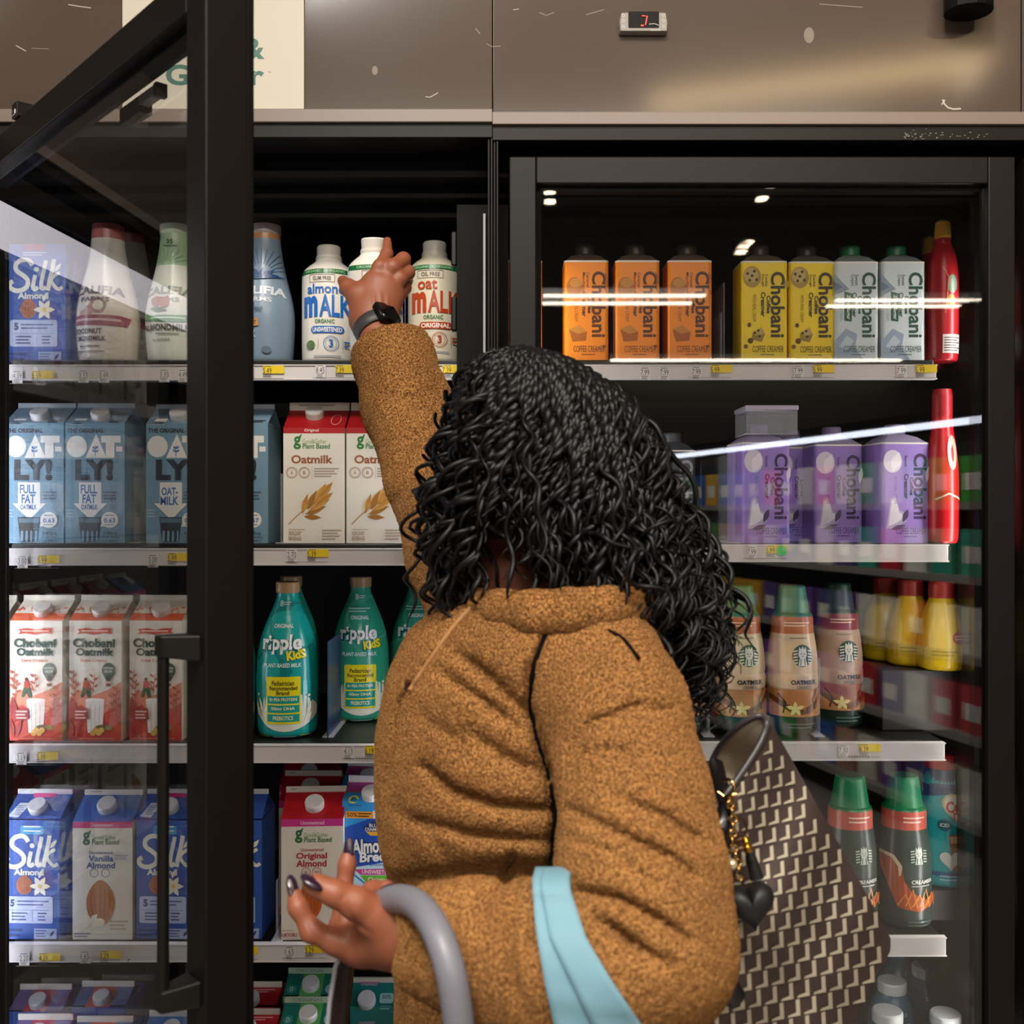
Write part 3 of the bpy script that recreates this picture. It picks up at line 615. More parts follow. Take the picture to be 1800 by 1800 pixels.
# --- grey blue oat cartons
OC = 0x7194a9; ON = 0x2c2f36; OW = 0xe6e3dc; OB = 0x3a6fa8
def oat(x, lines):
    D = [('t', 'THE ORIGINAL', x+3, 758, x+68, 766, ON, {'b': .05}), ('e', x+20, 790, 18, 19, OW), ('p', [(x+35, 810), (x+54, 768), (x+72, 810)], OW), ('r', x+63, 771, x+97, 783, OW), ('r', x+71, 771, x+86, 810, OW), ('r', x+89, 790, x+100, 799, OW),
      ('l', [(x+52, 808), (x+53, 788)], 1.4, OB), ('f', x+52, 800, x+47, 795, 2, OB), ('f', x+52, 800, x+59, 796, 2, OB), ('f', x+52, 795, x+48, 789, 2, OB), ('f', x+53, 794, x+58, 789, 2, OB),
      ('t', 'LY!', x+17, 812, x+84, 850, ON, {'b': .06}), ('p', [(x+24, 853), (x+63, 853), (x+63, 890), (x+73, 890), (x+44, 919), (x+14, 890), (x+24, 890)], OW)]
    for (t, a, b_, c, d_) in lines: D.append(('t', t, x+a, b_, x+c, d_, OB, {'b': .03}))
    D += [('p', [(x+23, 914), (x+63, 914), (x+58, 958), (x+28, 958)], ON), ('p', [(x+24.5, 916), (x+61.5, 916), (x+60.5, 924), (x+25.5, 924)], 0x55707f)]
    D += [('p', [(x+28+k*8.5, 957), (x+29+k*8.5, 940), (x+31+k*8, 937), (x+33+k*8, 940), (x+33+k*8, 957)], 0x7d9fb4) for k in range(4)]
    D += [('e', x+78, 919, 15, 14, OW), ('p', [(x+64, 924), (x+62, 931), (x+70, 930)], OW), ('t', '0.63' if lines[0][0] == 'FULL' else '0.57', x+68, 916, x+88, 924, OB, {'b': .03}), ('d', x+70, 909, x+86, 914, 1, 0x8a9ab0), ('d', x+69, 926, x+86, 930, 1, 0x8a9ab0),
      ('d', x+2, 900, x+17, 916, 3, 0x9ab4c8), ('d', x+66, 868, x+92, 885, 3, 0x4a5a68), ('t', '64floz', x+67, 939, x+92, 945, ON, {'b': 0}), ('t', '(1/2GAL)', x+65, 947, x+95, 952, ON, {'b': 0}), ('t', '(1.89L)', x+67, 954, x+92, 959, ON, {'b': 0}),
      ('p', [(x+8, 752), (x+14, 742), (x+34, 742), (x+32, 752)], OW), ('t', 'OATMILK', x+13, 747, x+30, 751, ON), ('d', x+76, 744, x+98, 749, 2, ON)]
    return D
FF = [('FULL', 27, 857, 56, 873), ('FAT', 30, 874, 54, 890), ('OATMILK', 28, 892, 57, 901)]
OM = [('OAT-', 27, 862, 56, 876), ('MILK', 25, 878, 57, 893)]
C = carton('milk_carton', (8, 112, 714, 721, 748, 960), 1.69, oat(8, FF), (OC, 0x7793a8, 0xa9b4bb), (64, 737, 16.5, 0xd5d3d2))
C1 = C; tag(put(C, 60, S['l2'], 1.69, 0), 'grey blue full fat oat carton, first on second shelf', 'carton', 'grey blue oat cartons')
dup(C, 167, S['l2'], 1.69, 'grey blue full fat oat carton between two other grey blue ones', 0)
C = carton('milk_carton', (257, 361, 716, 723, 750, 960), 1.69, oat(257, OM), (OC, 0x7793a8, 0xa9b4bb), (309, 737, 16.5, 0xd5d3d2))
tag(put(C, 309, S['l2'], 1.69, 0), 'grey blue oat carton just left of the open door stile', 'carton', 'grey blue oat cartons')
dup(C, 419, S['l2'], 1.69, 'grey blue oat carton peeking out right of the open door stile', 0)
# --- cream to red oatmilk cartons
CG = 0x24453a; CRD = 0xc8402c
def chob(x):
    D = [('p', [(x, 1080), (x+94, 1080), (x+94, 1093), (x, 1093)], 0xd9603a)]+[('e', x+random.uniform(3, 92), random.uniform(1069, 1083), random.uniform(1.5, 4), random.uniform(1, 2.5), 0xd9603a) for _ in range(26)]
    D += [('p', [(x+15, 1108), (x+30, 1106), (x+48, 1109), (x+62, 1106), (x+78, 1106), (x+74, 1111), (x+78, 1116), (x+62, 1115), (x+46, 1118), (x+30, 1115), (x+15, 1117), (x+19, 1112)], CRD), ('d', x+22, 1109, x+70, 1114, 1, 0xf0d0b8),
      ('t', 'Chobani', x+7, 1124, x+83, 1140, CG, {'b': .045}), ('t', 'Oatmilk', x+12, 1141, x+81, 1155, CG, {'b': .045}), ('t', 'Extra Creamy', x+21, 1160, x+69, 1167, CRD, {'b': .01}),
      ('p', [(x, 1230), (x+18, 1215), (x+40, 1226), (x+70, 1214), (x+94, 1200), (x+94, 1304), (x, 1304)], 0xdd8a6a), ('p', [(x, 1258), (x+22, 1240), (x+52, 1262), (x+94, 1236), (x+94, 1304), (x, 1304)], CRD),
      ('e', x+71, 1180, 12, 13, CG), ('p', [(x+62, 1189), (x+80, 1189), (x+74, 1199), (x+68, 1199)], CG), ('t', 'NATURAL', x+62, 1174, x+80, 1178, 0xd8e0d0), ('t', 'RECIPE', x+64, 1180, x+78, 1184, 0xd8e0d0), ('r', x+67, 1203, x+75, 1208, 0x8a5a30),
      ('e', x+30, 1196, 3, 3, 0x6a3a28), ('p', [(x+26, 1199), (x+34, 1199), (x+36, 1212), (x+25, 1212)], CRD), ('p', [(x+25, 1211), (x+36, 1211), (x+40, 1228), (x+34, 1228), (x+30, 1217), (x+26, 1228), (x+21, 1227)], 0x3a5a3a), ('l', [(x+35, 1202), (x+43, 1212)], 1.6, CRD),
      ('p', [(x+30, 1232), (x+64, 1232), (x+60, 1290), (x+34, 1290)], 0xeae6dc), ('e', x+47, 1232, 17, 3, 0xf4f0e8)]
    for k in range(3): D.append(('l', [(x+39+k*8, 1240), (x+40+k*7, 1286)], 1.6, 0xcfc8bc))
    for bx, by in ((x+6, 1180), (x+10, 1196), (x+84, 1208), (x+78, 1222), (x+82, 1236), (x+44, 1186)):
        D += [('l', [(bx, by+34), (bx+3, by)], 1.2, 0xb04a38)]+[('f', bx+1+k*.5, by+6+k*6, bx+(9 if k % 2 else -7), by+k*6, 2.2, 0xb5543e) for k in range(5)]
    D += [('f', x+8, 1268, x+6, 1226, 7, 0x9a2f2c), ('f', x+8, 1300, x+2, 1262, 4, 0x9a2f2c), ('f', x+12, 1300, x+22, 1262, 4, 0x9a2f2c),
      ('p', [(x+9, 1250), (x+34, 1246), (x+36, 1266), (x+10, 1270)], 0x9a2f35), ('d', x+12, 1250, x+32, 1267, 3, 0xf0c8b8), ('e', x+62, 1280, 14, 5, 0x5a5a30), ('e', x+72, 1280, 5, 5, 0x8a8a4a)]
    D += [('e', x+44+k*5, 1290-(k % 2)*5, 5, 5, 0xd9b050) for k in range(4)]+[('d', x+20, 1298, x+82, 1302, 1, 0xe08a70)]
    return D
C = carton('milk_carton', (21, 115, 1048, 1056, 1093, 1303), 1.69, chob(21), (0xe6dfcf, 0xd8cfbe, 0xd8d0c0), (72, 1075, 16.5, 0xc9c4bd))
tag(put(C, 66, S['l3'], 1.69, -3), 'cream and red oatmilk carton with balloon drawing, first in full view on third shelf', 'carton', 'cream and red oatmilk cartons')
dup(C, 170, S['l3'], 1.69, 'cream and red oatmilk carton, middle one on third shelf', -3)
dup(C, 276, S['l3'], 1.69, 'cream and red oatmilk carton behind the black door handle', -3)
dup(C, -38, S['l3'], 1.69, 'cream and red oatmilk carton cut off by the left edge', -3)
# --- bright blue almond carton
DG = [('r', 605, 1384, 700, 1402, 0xb0408a), ('t', 'UNSWEETENED', 628, 1385, 690, 1393, 0xf0d0e0), ('p', [(605, 1402), (640, 1402), (632, 1420), (605, 1420)], 0x4aa040), ('e', 624, 1415, 9, 7, 0xf0d830), ('t', '30', 619, 1411, 629, 1417, 0x3a5a20), ('d', 616, 1424, 640, 1428, 1, 0x2a5aa0),
  ('p', [(609, 1465), (660, 1446), (705, 1470), (705, 1560), (618, 1560), (612, 1530)], 0x1d50b4), ('r', 611, 1436, 660, 1448, 0xf0a030), ('t', '50%', 613, 1438, 632, 1446, INK), ('d', 633, 1438, 657, 1447, 2, INK), ('r', 660, 1434, 705, 1448, 0xdce8f0),
  ('p', [(641, 1464), (660, 1452), (690, 1464), (660, 1476)], 0x20306a), ('t', 'BLUE', 653, 1457, 672, 1463, WH), ('t', 'DIAMOND', 646, 1464, 684, 1470, WH), ('p', [(647, 1471), (688, 1471), (680, 1478), (655, 1478)], 0xf0b030),
  ('t', 'Almond', 620, 1482, 694, 1510, 0x10204a, {'b': .10, 'sh': .12, 'tilt': -5}), ('t', 'Breeze', 634, 1504, 705, 1524, 0x10204a, {'b': .10, 'sh': .12, 'tilt': -5}),
  ('t', 'Almond', 621, 1483, 693, 1509, 0xf0f0f0, {'b': .035, 'sh': .12, 'tilt': -5}), ('t', 'Breeze', 635, 1505, 704, 1523, 0xf0f0f0, {'b': .035, 'sh': .12, 'tilt': -5}),
  ('p', [(617, 1536), (705, 1520), (705, 1660), (617, 1660)], 0xbfe0f0), ('t', 'almondmilk', 654, 1526, 700, 1531, 0x2a5aa0), ('p', [(627, 1538), (705, 1534), (705, 1546), (637, 1547)], 0xc83a90), ('t', 'UNSWEETENED', 640, 1538, 702, 1545, WH), ('p', [(637, 1548), (705, 1547), (705, 1564), (650, 1564)], 0x6ab830), ('t', 'Original', 651, 1551, 690, 1560, WH), ('l', [(617, 1540), (648, 1564)], 3, 0x2a8ad0)]
C = carton('milk_carton', (605, 706, 1372, 1384, 1418, 1652), 1.70, DG, (0x2f9be0, 0x2f8fd0, 0xdcdcdc), (655, 1405, 18, 0xe4e2e0))
tag(put(C, 655, S['l4'], 1.70, -4), 'bright blue almond carton with white slanted lettering beside the jacket', 'carton')
c = dup(C, 651, S['l4'], 1.81, 'blue almond carton in shade behind the bright blue one', -4)
# --- bottom shelf: only the tops show
K5 = dict(a=(8, 108, 1782, 1792, 1836), b=(114, 216, 1786, 1796, 1838), c=(245, 345, 1776, 1786, 1830), d=(385, 482, 1773, 1783, 1822), e=(489, 590, 1752, 1762, 1808), f=(615, 693, 1718, 1726, 1770), g=(712, 812, 1774, 1784, 1826))
def low(k, cols, D, cap, label, Yf=1.69):
    x0, x1, fy, sy, by = K5[k]; yb = 900+(1400-(S['l5']*1000))*1.8/Yf
    o = carton('milk_carton', (x0, x1, fy, sy, by, yb), Yf, D, cols, cap); return tag(put(o, (x0+x1)/2, S['l5'], Yf), label, 'carton', 'cartons on the lowest shelf')
o = low('a', (SB, 0x6a5a90, 0xcfcac0), [('r', 36, 1793, 78, 1836, 0xb03a4a)], (58, 1815, 16, 0xc9c9cc), 'blue carton with red stripe in the left corner of the lowest shelf')
c = dup(o, 60, S['l5'], 1.80, 'blue carton in second rank at left end of lowest shelf')
o = low('b', (SB, 0x5a6a98, 0xcfcac0), [('r', 140, 1797, 186, 1838, 0xc05a40)], (166, 1818, 16, 0xd9d8d8), 'blue carton with orange stripe on the lowest shelf, behind the door glass')
c = dup(o, 172, S['l5'], 1.82, 'blue carton with white cap in second rank of the lowest shelf')
o = low('c', (0x3f6fb8, 0x4a74b0, 0xcfcac0), [], (296, 1808, 16, 0xd9d8d8), 'blue carton on the lowest shelf beside the door handle')
o = low('d', (0xb81c26, 0xc0202c, 0xd9d2c4), [('d', 400, 1787, 470, 1795, 2, 0xe8b0b0)], (432, 1806, 16, 0xd9d8d8), 'red carton on the lowest shelf just right of the open door edge')
c = dup(o, 440, S['l5'], 1.79, 'dark red carton in second rank of the lowest shelf, capped white')
D = [('r', 519, 1763, 560, 1808, 0x66b464), ('t', 'ORIGINAL', 505, 1754, 560, 1760, 0x7a8a80), ('e', 503, 1793, 9, 8, 0x3fa090), ('t', 'D', 500, 1789, 506, 1797, WH), ('e', 575, 1792, 9, 9, 0xa8d8c8), ('r', 489, 1808, 590, 1822, 0x66b464)]
o = low('e', (0x1c7a6c, 0x1f8072, 0xb8c8a8), D, (538, 1783, 16, 0xe4e2e0), 'green and teal carton with large white cap on the lowest shelf')
c = dup(o, 544, S['l5'], 1.80, 'green carton in shade behind the green and teal one', 0)
D = [('r', 627, 1726, 662, 1880, 0xa8286a), ('t', 'UNSWEET', 630, 1728, 660, 1733, 0xe8b0d0), ('rr', 666, 1746, 690, 1764, 4, 0xa9d4cc), ('t', '50%', 670, 1749, 686, 1756, 0x2a5a55), ('d', 668, 1768, 688, 1776, 2, 0x9ac8c0), ('t', 'UNSWEET', 630, 1796, 660, 1801, 0xe8b0d0)]
o = low('f', (0x1f7a78, 0x1f7a78, 0xbfb8ac), D, (644, 1758, 16, 0xd5d3d2), 'teal carton with magenta stripe below the basket hand on the lowest shelf', 1.79)
D = [('r', 747, 1785, 812, 1798, 0xc0282c), ('t', 'ORIGINAL', 752, 1787, 800, 1795, WH), ('e', 770, 1812, 20, 12, 0xc0282c)]
o = low('g', (0xe0d8c8, 0xd9d2c4, 0xd9d2c4), D, (765, 1812, 16, 0xd9d8d8), 'cream carton with red original label beside the cuff on lowest shelf')
c = dup(o, 758, S['l5'], 1.79, 'cream carton in second rank behind the red labelled one')
# ------------------------------------------------------------------ bottles
def bottle(name, P, Yc, prof, D, mat, bands=None, cap=None, n=48, rough=.3, sq=1.):
    # P: axis column and base row in the photo, Yc: distance of the axis; prof: (half width, row) from the base up
    xc, yb = P; s = Yc/1800
    pr = [(max(h, .02)*s, (yb-y)*s) for h, y in prof]
    # smooth the outline
    pts = chaikin([(r, z, 0) for r, z in pr], 2); pr = [(p[0], p[1]) for p in pts]
    m = MB(); bb = [((yb-y)*s, M(c, rough)) for y, c in bands] if bands else None
    m.lathe(pr, mat if not isinstance(mat, int) else M(mat, rough), n, bands=bb)
    zs_ = np.array([p[1] for p in pr]); rs_ = np.array([p[0] for p in pr])
    def fn(px, py, o):
        z = (yb-py)*s; r = float(np.interp(z, zs_, rs_))+.0006+o*2; x = (px-xc)*s; x = max(-r*.985, min(r*.985, x))
        return (x, -math.sqrt(max(r*r-x*x, 0)), z)
    decals(m, D, fn, wrap=True, rough=rough)
    o = m.build(name, None); o['_d'] = 0.
    if cap:
        cm, prc, kw = cap
        cm_ = MB(); cm_.lathe([(h*s, (prc[0][1]-y)*s) for h, y in prc], M(cm, .4), kw.get('n', 56), rib=kw.get('rib', -.03))
        if kw.get('top'): cm_.lathe([(prc[-1][0]*.8*s, (prc[0][1]-prc[-1][1])*s+.0004), (.0002, (prc[0][1]-prc[-1][1])*s+.0004)], M(kw['top'], .4), 32, cap=False)
        k = cm_.build('cap', o); k.location = (0, 0, (yb-prc[0][1])*s)
    return o
def malk(col, l1, x1a, x1b, txt, wtxt, xw, xc):
    D = [('r', xc-46, 479, xc+46, 487, 0x1c6a38), ('t', 'ORGANIC  +  ORGANIC', xc-34, 480.5, xc+34, 485, 0xa8d0a8), ('l', [(xc-26, 489), (xc+18, 489)], .8, 0x7a7268), ('l', [(xc-26, 502), (xc+18, 502)], .8, 0x7a7268), ('l', [(xc-26, 489), (xc-26, 502)], .8, 0x7a7268), ('l', [(xc+18, 489), (xc+18, 502)], .8, 0x7a7268), ('t', wtxt, xc-20, 492, xc+12, 499, 0x6a6258),
      ('t', l1, x1a, 505, x1b, 522, col, {'b': .02}), ('t', 'm', xc-37, 526, xc-11, 562, col, {'b': .045}), ('t', 'ALK', xc-8, 524, xc+46, 562, col, {'b': .025}), ('t', 'ORGANIC', xc-16, 566, xc+18, 573, 0x2f7a40, {'b': .02}),
      ('rr', xc-23, 578, xc+33, 590, 6, col), ('t', txt, xc-20, 580, xc+30, 588, WH, {'b': .03}), ('o', xc+12, 608, 13, .9, col), ('o', xc+12, 608, 9.5, .5, col), ('t', '3', xc+8.5, 601, xc+15.5, 614, col, {'b': .02}), ('e', xc-24, 610, 8, 8, 0x5a7a50), ('l', [(xc-10, 600), (xc-10, 618)], .6, 0x9a9288), ('l', [(xc+31, 600), (xc+31, 618)], .6, 0x9a9288),
      ('d', xc+33, 602, xc+41, 616, 2, col), ('d', xc-18, 628, xc+28, 632, 1, 0x8a94a8)]
    return D
MP = lambda: [(36, 640), (45, 637), (46.5, 628), (46.5, 560), (46.5, 500), (46, 484), (43, 476), (35, 468), (24, 460), (22, 456), (22, 449)]
MCAP = [(21.5, 458), (23, 456), (23, 452), (20, 451), (20.5, 449), (21, 434), (19.5, 431)]
MW = 0xe9e4da
C = bottle('milk_bottle', (578, 640), 1.745, MP(), malk(0x1f6ac0, 'almond', 548, 612, 'UNSWEETENED', 'GUM FREE', 0, 578), MW, cap=(0xd6d2ca, MCAP, {}))
tag(put(C, 578, S['l1'], 1.745), 'white almond milk bottle with blue lettering left of the reaching hand', 'bottle', 'white bottles with green neck bands')
C2 = bottle('milk_bottle', (764, 640), 1.745, [(h, y-7 if y < 600 else y) for h, y in MP()], [d for d in shift(malk(0xb3401c, 'oat', 738, 772, 'ORIGINAL', 'OIL FREE', 0, 764), 0, -7)], 0xdad0b8, cap=(0xd6d2ca, MCAP, {}))
C2.children[0].location.z += 7*1.745/1800
tag(put(C2, 764, S['l1'], 1.745), 'cream oat milk bottle with rust lettering right of the reaching hand', 'bottle', 'white bottles with green neck bands')
HB = bottle('milk_bottle', (578, 640), 1.60, MP(), malk(0x1f6ac0, 'almond', 548, 612, 'UNSWEETENED', 'GUM FREE', 0, 578), MW, cap=(0xd6d2ca, MCAP, {'top': 0x2f6a48}))
HB.location = (xpx(664, 1.60), 1.600, zpx(634, 1.60)); HB.rotation_euler = (R(7), R(-3), R(14))
tag(HB, 'white milk bottle tilted in the grip of the raised hand', 'bottle', 'white bottles with green neck bands')
CP = lambda: [(40, 640), (46, 636), (48, 625), (50, 595), (51, 565), (50, 545), (46, 522), (39, 495), (32, 465), (28, 440), (26, 422), (25.5, 405)]
CC = [(26, 412), (27, 409), (27, 394), (26.5, 384), (24, 380)]
def cali(xc, ink, mid, D): return [('t', 'CALIFIA', xc-46, 508, xc+42, 523, ink, {'b': .04, 'arc': 4}), ('t', 'FARMS', xc-29, 528, xc+21, 536, ink, {'b': .03, 'arc': 1})]+D
BURST = lambda xc, cy, n, r0, r1, col: [('l', [(xc+r0*math.cos(R(a)), cy-r0*math.sin(R(a))), (xc+r1*math.cos(R(a)), cy-r1*math.sin(R(a)))], .9, col) for a in [20+140*i/(n-1) for i in range(n)]]
D = cali(467, 0xcfd6de, 0, BURST(467, 490, 13, 22, 50, 0x2c4a7a)+[('f', 467, 492, 467+30*math.cos(R(a)), 492-14*math.sin(R(a))-4, 4, 0x2c4a7a) for a in (0, 40, 80, 120, 180)]+[('f', 425, 494, 510, 490, 3.5, 0x2c4a7a), ('t', 'OAT', 424, 538, 458, 556, 0xe0e4e8, {'b': .04}), ('t', 'MADE', 460, 546, 474, 549, 0x2c3a50), ('d', 460, 551, 472, 554, 1, 0x2c3a50), ('p', [(425, 570), (466, 565), (468, 578), (425, 584)], 0xc98f58), ('t', 'ELEGANT', 426, 571, 464, 578, 0x4a3a2c, {'tilt': -6}), ('t', 'OATMILK', 424, 586, 462, 598, 0xe0e4e8, {'b': .03}), ('d', 440, 612, 452, 616, 1, 0x2c3a50), ('e', 480, 619, 8, 6, 0x5f7486)])
C = bottle('milk_bottle', (467, 640), 1.745, CP(), D, 0x7d93a8, bands=[(421, 0x7d93a8), (408, 0xb98458), (380, 0x7d93a8)], cap=(0xa39a98, CC, {}))
tag(put(C, 467, S['l1'], 1.745), 'tall slate blue curvy oat milk bottle with grey cap on top shelf', 'bottle')
D = cali(190, 0x6a5a58, 0, [('e', 193, 543, 14, 14, 0xb0908a), ('e', 193, 543, 9, 9, 0xe8e2d8), ('f', 168, 562, 186, 538, 7, 0xc0988c), ('e', 172, 556, 12, 6, 0xc0988c), ('p', [(140, 563), (160, 560), (226, 560), (240, 563), (236, 578), (150, 577)], 0x9a5560), ('d', 148, 564, 228, 574, 1, 0xd8b8b8), ('t', 'COCONUT', 146, 583, 200, 592, 0x5a5250, {'b': .03}), ('t', 'ALMONDMILK', 144, 596, 206, 604, 0x5a5250, {'b': .02}), ('d', 158, 611, 196, 616, 1, 0x8a8280), ('d', 150, 620, 204, 624, 1, 0xa09890)])
C = bottle('milk_bottle', (190, 640), 1.745, [(h*1.06, y) for h, y in CP()], D, 0xe4ded4, bands=[(421, 0xe4ded4), (404, 0xb56a68), (380, 0xe4ded4)], cap=(0x8a3a42, CC, {}))
tag(put(C, 190, S['l1'], 1.745), 'white curvy coconut milk bottle with mauve ribbon on top shelf', 'bottle', 'white curvy bottles seen through the open door')
D = cali(309, 0x8a9488, 0, BURST(305, 470, 9, 8, 32, 0x7a9a70)+[('t', '35', 302, 424, 313, 432, 0x3a5a40), ('d', 296, 434, 320, 438, 1, 0x5a7a60), ('f', 282, 542, 300, 528, 9, 0xb07058), ('f', 300, 548, 312, 526, 9, 0xb87a60), ('f', 278, 548, 312, 552, 4, 0x4a6a40), ('p', [(265, 554), (280, 560), (330, 560), (362, 556), (362, 568), (320, 572), (268, 568)], 0x2f8a30), ('d', 280, 562, 340, 568, 1, 0xc8e0c0), ('t', 'ALMONDMILK', 264, 575, 348, 586, 0x4a4a48, {'b': .03}), ('d', 290, 590, 330, 594, 1, 0x7a7a78), ('t', '0g SUGAR', 284, 600, 316, 605, 0x6a6a68)])
C = bottle('milk_bottle', (309, 640), 1.745, [(h*1.0, y) for h, y in CP()], D, 0xe0e2d6, bands=[(470, 0xe0e2d6), (408, 0xa8c8a0), (380, 0xe4ded4)], cap=(0xc8d8c0, CC, {}))
tag(put(C, 309, S['l1'], 1.745), 'white curvy almond milk bottle with green ribbon beside the door stile', 'bottle', 'white curvy bottles seen through the open door')
# --- teal bottles
RP = [(40, 1297), (50, 1293), (52, 1283), (52, 1255), (53.5, 1200), (53, 1170), (51, 1150), (46, 1126), (38, 1103), (29, 1083), (22, 1066), (19, 1056), (18, 1044)]
def ripp(x, y, tl):
    D = [('e', x+20, y+66, 46, 40, tl[1], {'rot': 20}), ('e', x+10, y+74, 40, 34, tl[0], {'rot': 20}), ('p', [(x-52, y+120), (x-20, y+96), (x+20, y+140), (x-10, y+190), (x-52, y+176)], tl[1]), ('p', [(x-52, y+150), (x-30, y+126), (x+5, y+160), (x-20, y+190), (x-52, y+186)], tl[0]),
      ('e', x+6, y+210, 48, 34, 0xe4e6d4), ('p', [(x-53, y+158), (x+53, y+158), (x+53, y+205), (x-53, y+205)], tl[0])]
    D += [('t', '8', x-8, y+22, x-2, y+32, 0xd8eee8), ('d', x-1, y+24, x+10, y+31, 2, 0xb8dcd4), ('t', 'ORIGINAL', x-15, y+61, x+18, y+68, 0xe8f0ec, {'b': .02}),
      ('t', 'ripple', x-34, y+80, x+34, y+114, 0x0c5f5c, {'b': .09}), ('t', 'ripple', x-35, y+79, x+33, y+112, 0xeef2ee, {'b': .035}), ('t', 'KidS', x+8, y+105, x+40, y+122, 0x0c5f5c, {'b': .09, 'tilt': -8}), ('t', 'KidS', x+9, y+105, x+39, y+121, 0xe8d820, {'b': .05, 'tilt': -8}),
      ('t', 'PLANT-BASED MILK', x-30, y+127, x+33, y+134, 0xd8eee8, {'b': .02}), ('rr', x-26, y+150, x+32, y+231, 3, 0xe6d81e), ('t', 'Pediatrician', x-16, y+157, x+22, y+165, INK, {'b': .02}), ('t', 'Recommended', x-20, y+166, x+27, y+173, INK, {'b': .02}), ('t', 'Brand', x-8, y+174, x+14, y+181, INK, {'b': .02})]
    for i, t in enumerate(('8g PEA PROTEIN', '50mg DHA', 'PREBIOTICS')):
        yy = y+183+i*15.5; D += [('r', x-24, yy, x+30, yy+13, 0x1f9a92), ('t', t, x-20+i*3, yy+3, x+26-i*3, yy+10, 0xe8e8b0, {'b': .02})]
    D += [('f', x-38, y+222, x-46, y+196, 3, 0xe4e6d4), ('f', x-34, y+212, x-40, y+186, 2.5, 0xe4e6d4), ('f', x+42, y+216, x+47, y+194, 2.5, 0xe4e6d4), ('f', x+38, y+228, x+48, y+212, 3, 0xe4e6d4), ('e', x-42, y+182, 2, 2.5, 0xe4e6d4), ('e', x+44, y+184, 2, 2.5, 0xe4e6d4),
      ('d', x-44, y+251, x-22, y+255, 1, 0xd8d820), ('d', x-14, y+251, x+24, y+256, 1, 0xd8eee8), ('d', x+30, y+250, x+46, y+254, 1, 0xd8d820)]
    return D
TL = (0x18a09a, 0x107f7e)
C = bottle('milk_bottle', (506, 1297), 1.745, RP, ripp(506, 1040, TL), TL[0], cap=(0xb08a5c, [(20, 1050), (20.5, 1048), (20.5, 1033), (19.5, 1031)], {}), rough=.22)
tag(put(C, 506, S['l3'], 1.745), 'bright teal kids milk bottle with gold cap and yellow label in full view', 'bottle', 'teal bottles on the third shelf')
dup(C, 395, S['l3'], 1.745, 'teal kids milk bottle mostly hidden by the open door edge', 6)
TG = (0x2f9a7c, 0x4aa588)
C = bottle('milk_bottle', (506, 1297), 1.745, RP, [d for d in ripp(506, 1040, TG)]+[('d', 486, 1086, 526, 1096, 2, 0xa8d8c8)], TG[0], cap=(0x9a7a52, [(20, 1050), (20.5, 1048), (20.5, 1033), (19.5, 1031)], {}), rough=.22)
tag(put(C, 634, S['l3'], 1.88, 4), 'green kids milk bottle with gold cap standing beside the jacket front', 'bottle', 'teal bottles on the third shelf')
dup(C, 735, S['l3'], 1.92, 'green milk bottle in deep shade just left of the tan jacket shoulder')
dup(C, 512, S['l3'], 1.90, 'green milk bottle in second rank behind the bright teal one')
# --- creamer cartons of the closed refrigerator
def creamer(x, y0, y1, base, ink, D2, shoulder, capc, cat_w=78, Yf=1.69, shape=True):
    s = Yf/1800; w = cat_w*s; d = w*.95; h = (y1-y0)*s; r_ = .006
    poly = []
    for cx, cy, a0 in ((w/2-r_, d/2-r_, 0), (-w/2+r_, d/2-r_, 90), (-w/2+r_, -d/2+r_, 180), (w/2-r_, -d/2+r_, 270)):
        poly += [(cx+r_*math.cos(R(a0+i*30)), cy+r_*math.sin(R(a0+i*30))) for i in range(4)]
    m = MB(); m.prism(poly, 0, h, M(base, .4), M(WHITEc, .4), smooth=False)
    m.prism([(p[0]*1.005, p[1]*1.005) for p in poly], h-.0015, h+.0012, M(WHITEc, .4))
    fn = lambda px, py, o: ((px-x)*s, -d/2-o, (y1-py)*s)
    xr = x+cat_w/2; k = (y1-y0)/176.
    Y = lambda q: y0+q*k
    D = list(D2(x, Y))+[('t', 'Chobani', xr-30, Y(18), xr-5, Y(134), ink, {'b': .028, 'rot': 90}), ('t', 'Creamer', xr-47, Y(54), xr-39, Y(98), ink, {'b': .035, 'rot': 90}), ('t', 'Coffee', xr-37, Y(60), xr-30, Y(92), ink, {'b': .035, 'rot': 90}), ('t', 'COFFEE CREAMER', xr-62, Y(149), xr-7, Y(160), ink, {'b': .0}), ('d', xr-48, Y(163), xr-24, Y(166), 1, ink)]
    decals(m, D, fn, dl=3e-5)
    o = m.build('creamer_carton', None); o['_d'] = d
    sh = MB(); q = [(p[0]*.97, p[1]*.97) for p in poly]; n = len(q); c0 = .017
    T = [(c0*math.cos(math.atan2(p[1], p[0])), c0*math.sin(math.atan2(p[1], p[0]))) for p in q]
    V = [(p[0], p[1], h+.0012) for p in q]+[((p[0]*.55+t[0]*.45), (p[1]*.55+t[1]*.45), h+.011) for p, t in zip(q, T)]+[(t[0], t[1], h+.017) for t in T]
    sh.add(V, [(j*n+i, j*n+(i+1) % n, (j+1)*n+(i+1) % n, (j+1)*n+i) for j in range(2) for i in range(n)]+[tuple(range(2*n, 3*n))], M(shoulder, .45), True)
    sh.build('carton_top', o)
    k_ = cap_mesh(.0165, .016, M(capc, .4)).build('cap', o); k_.location = (0, 0, h+.0165)
    return o
WHITEc = 0xe4e0d8
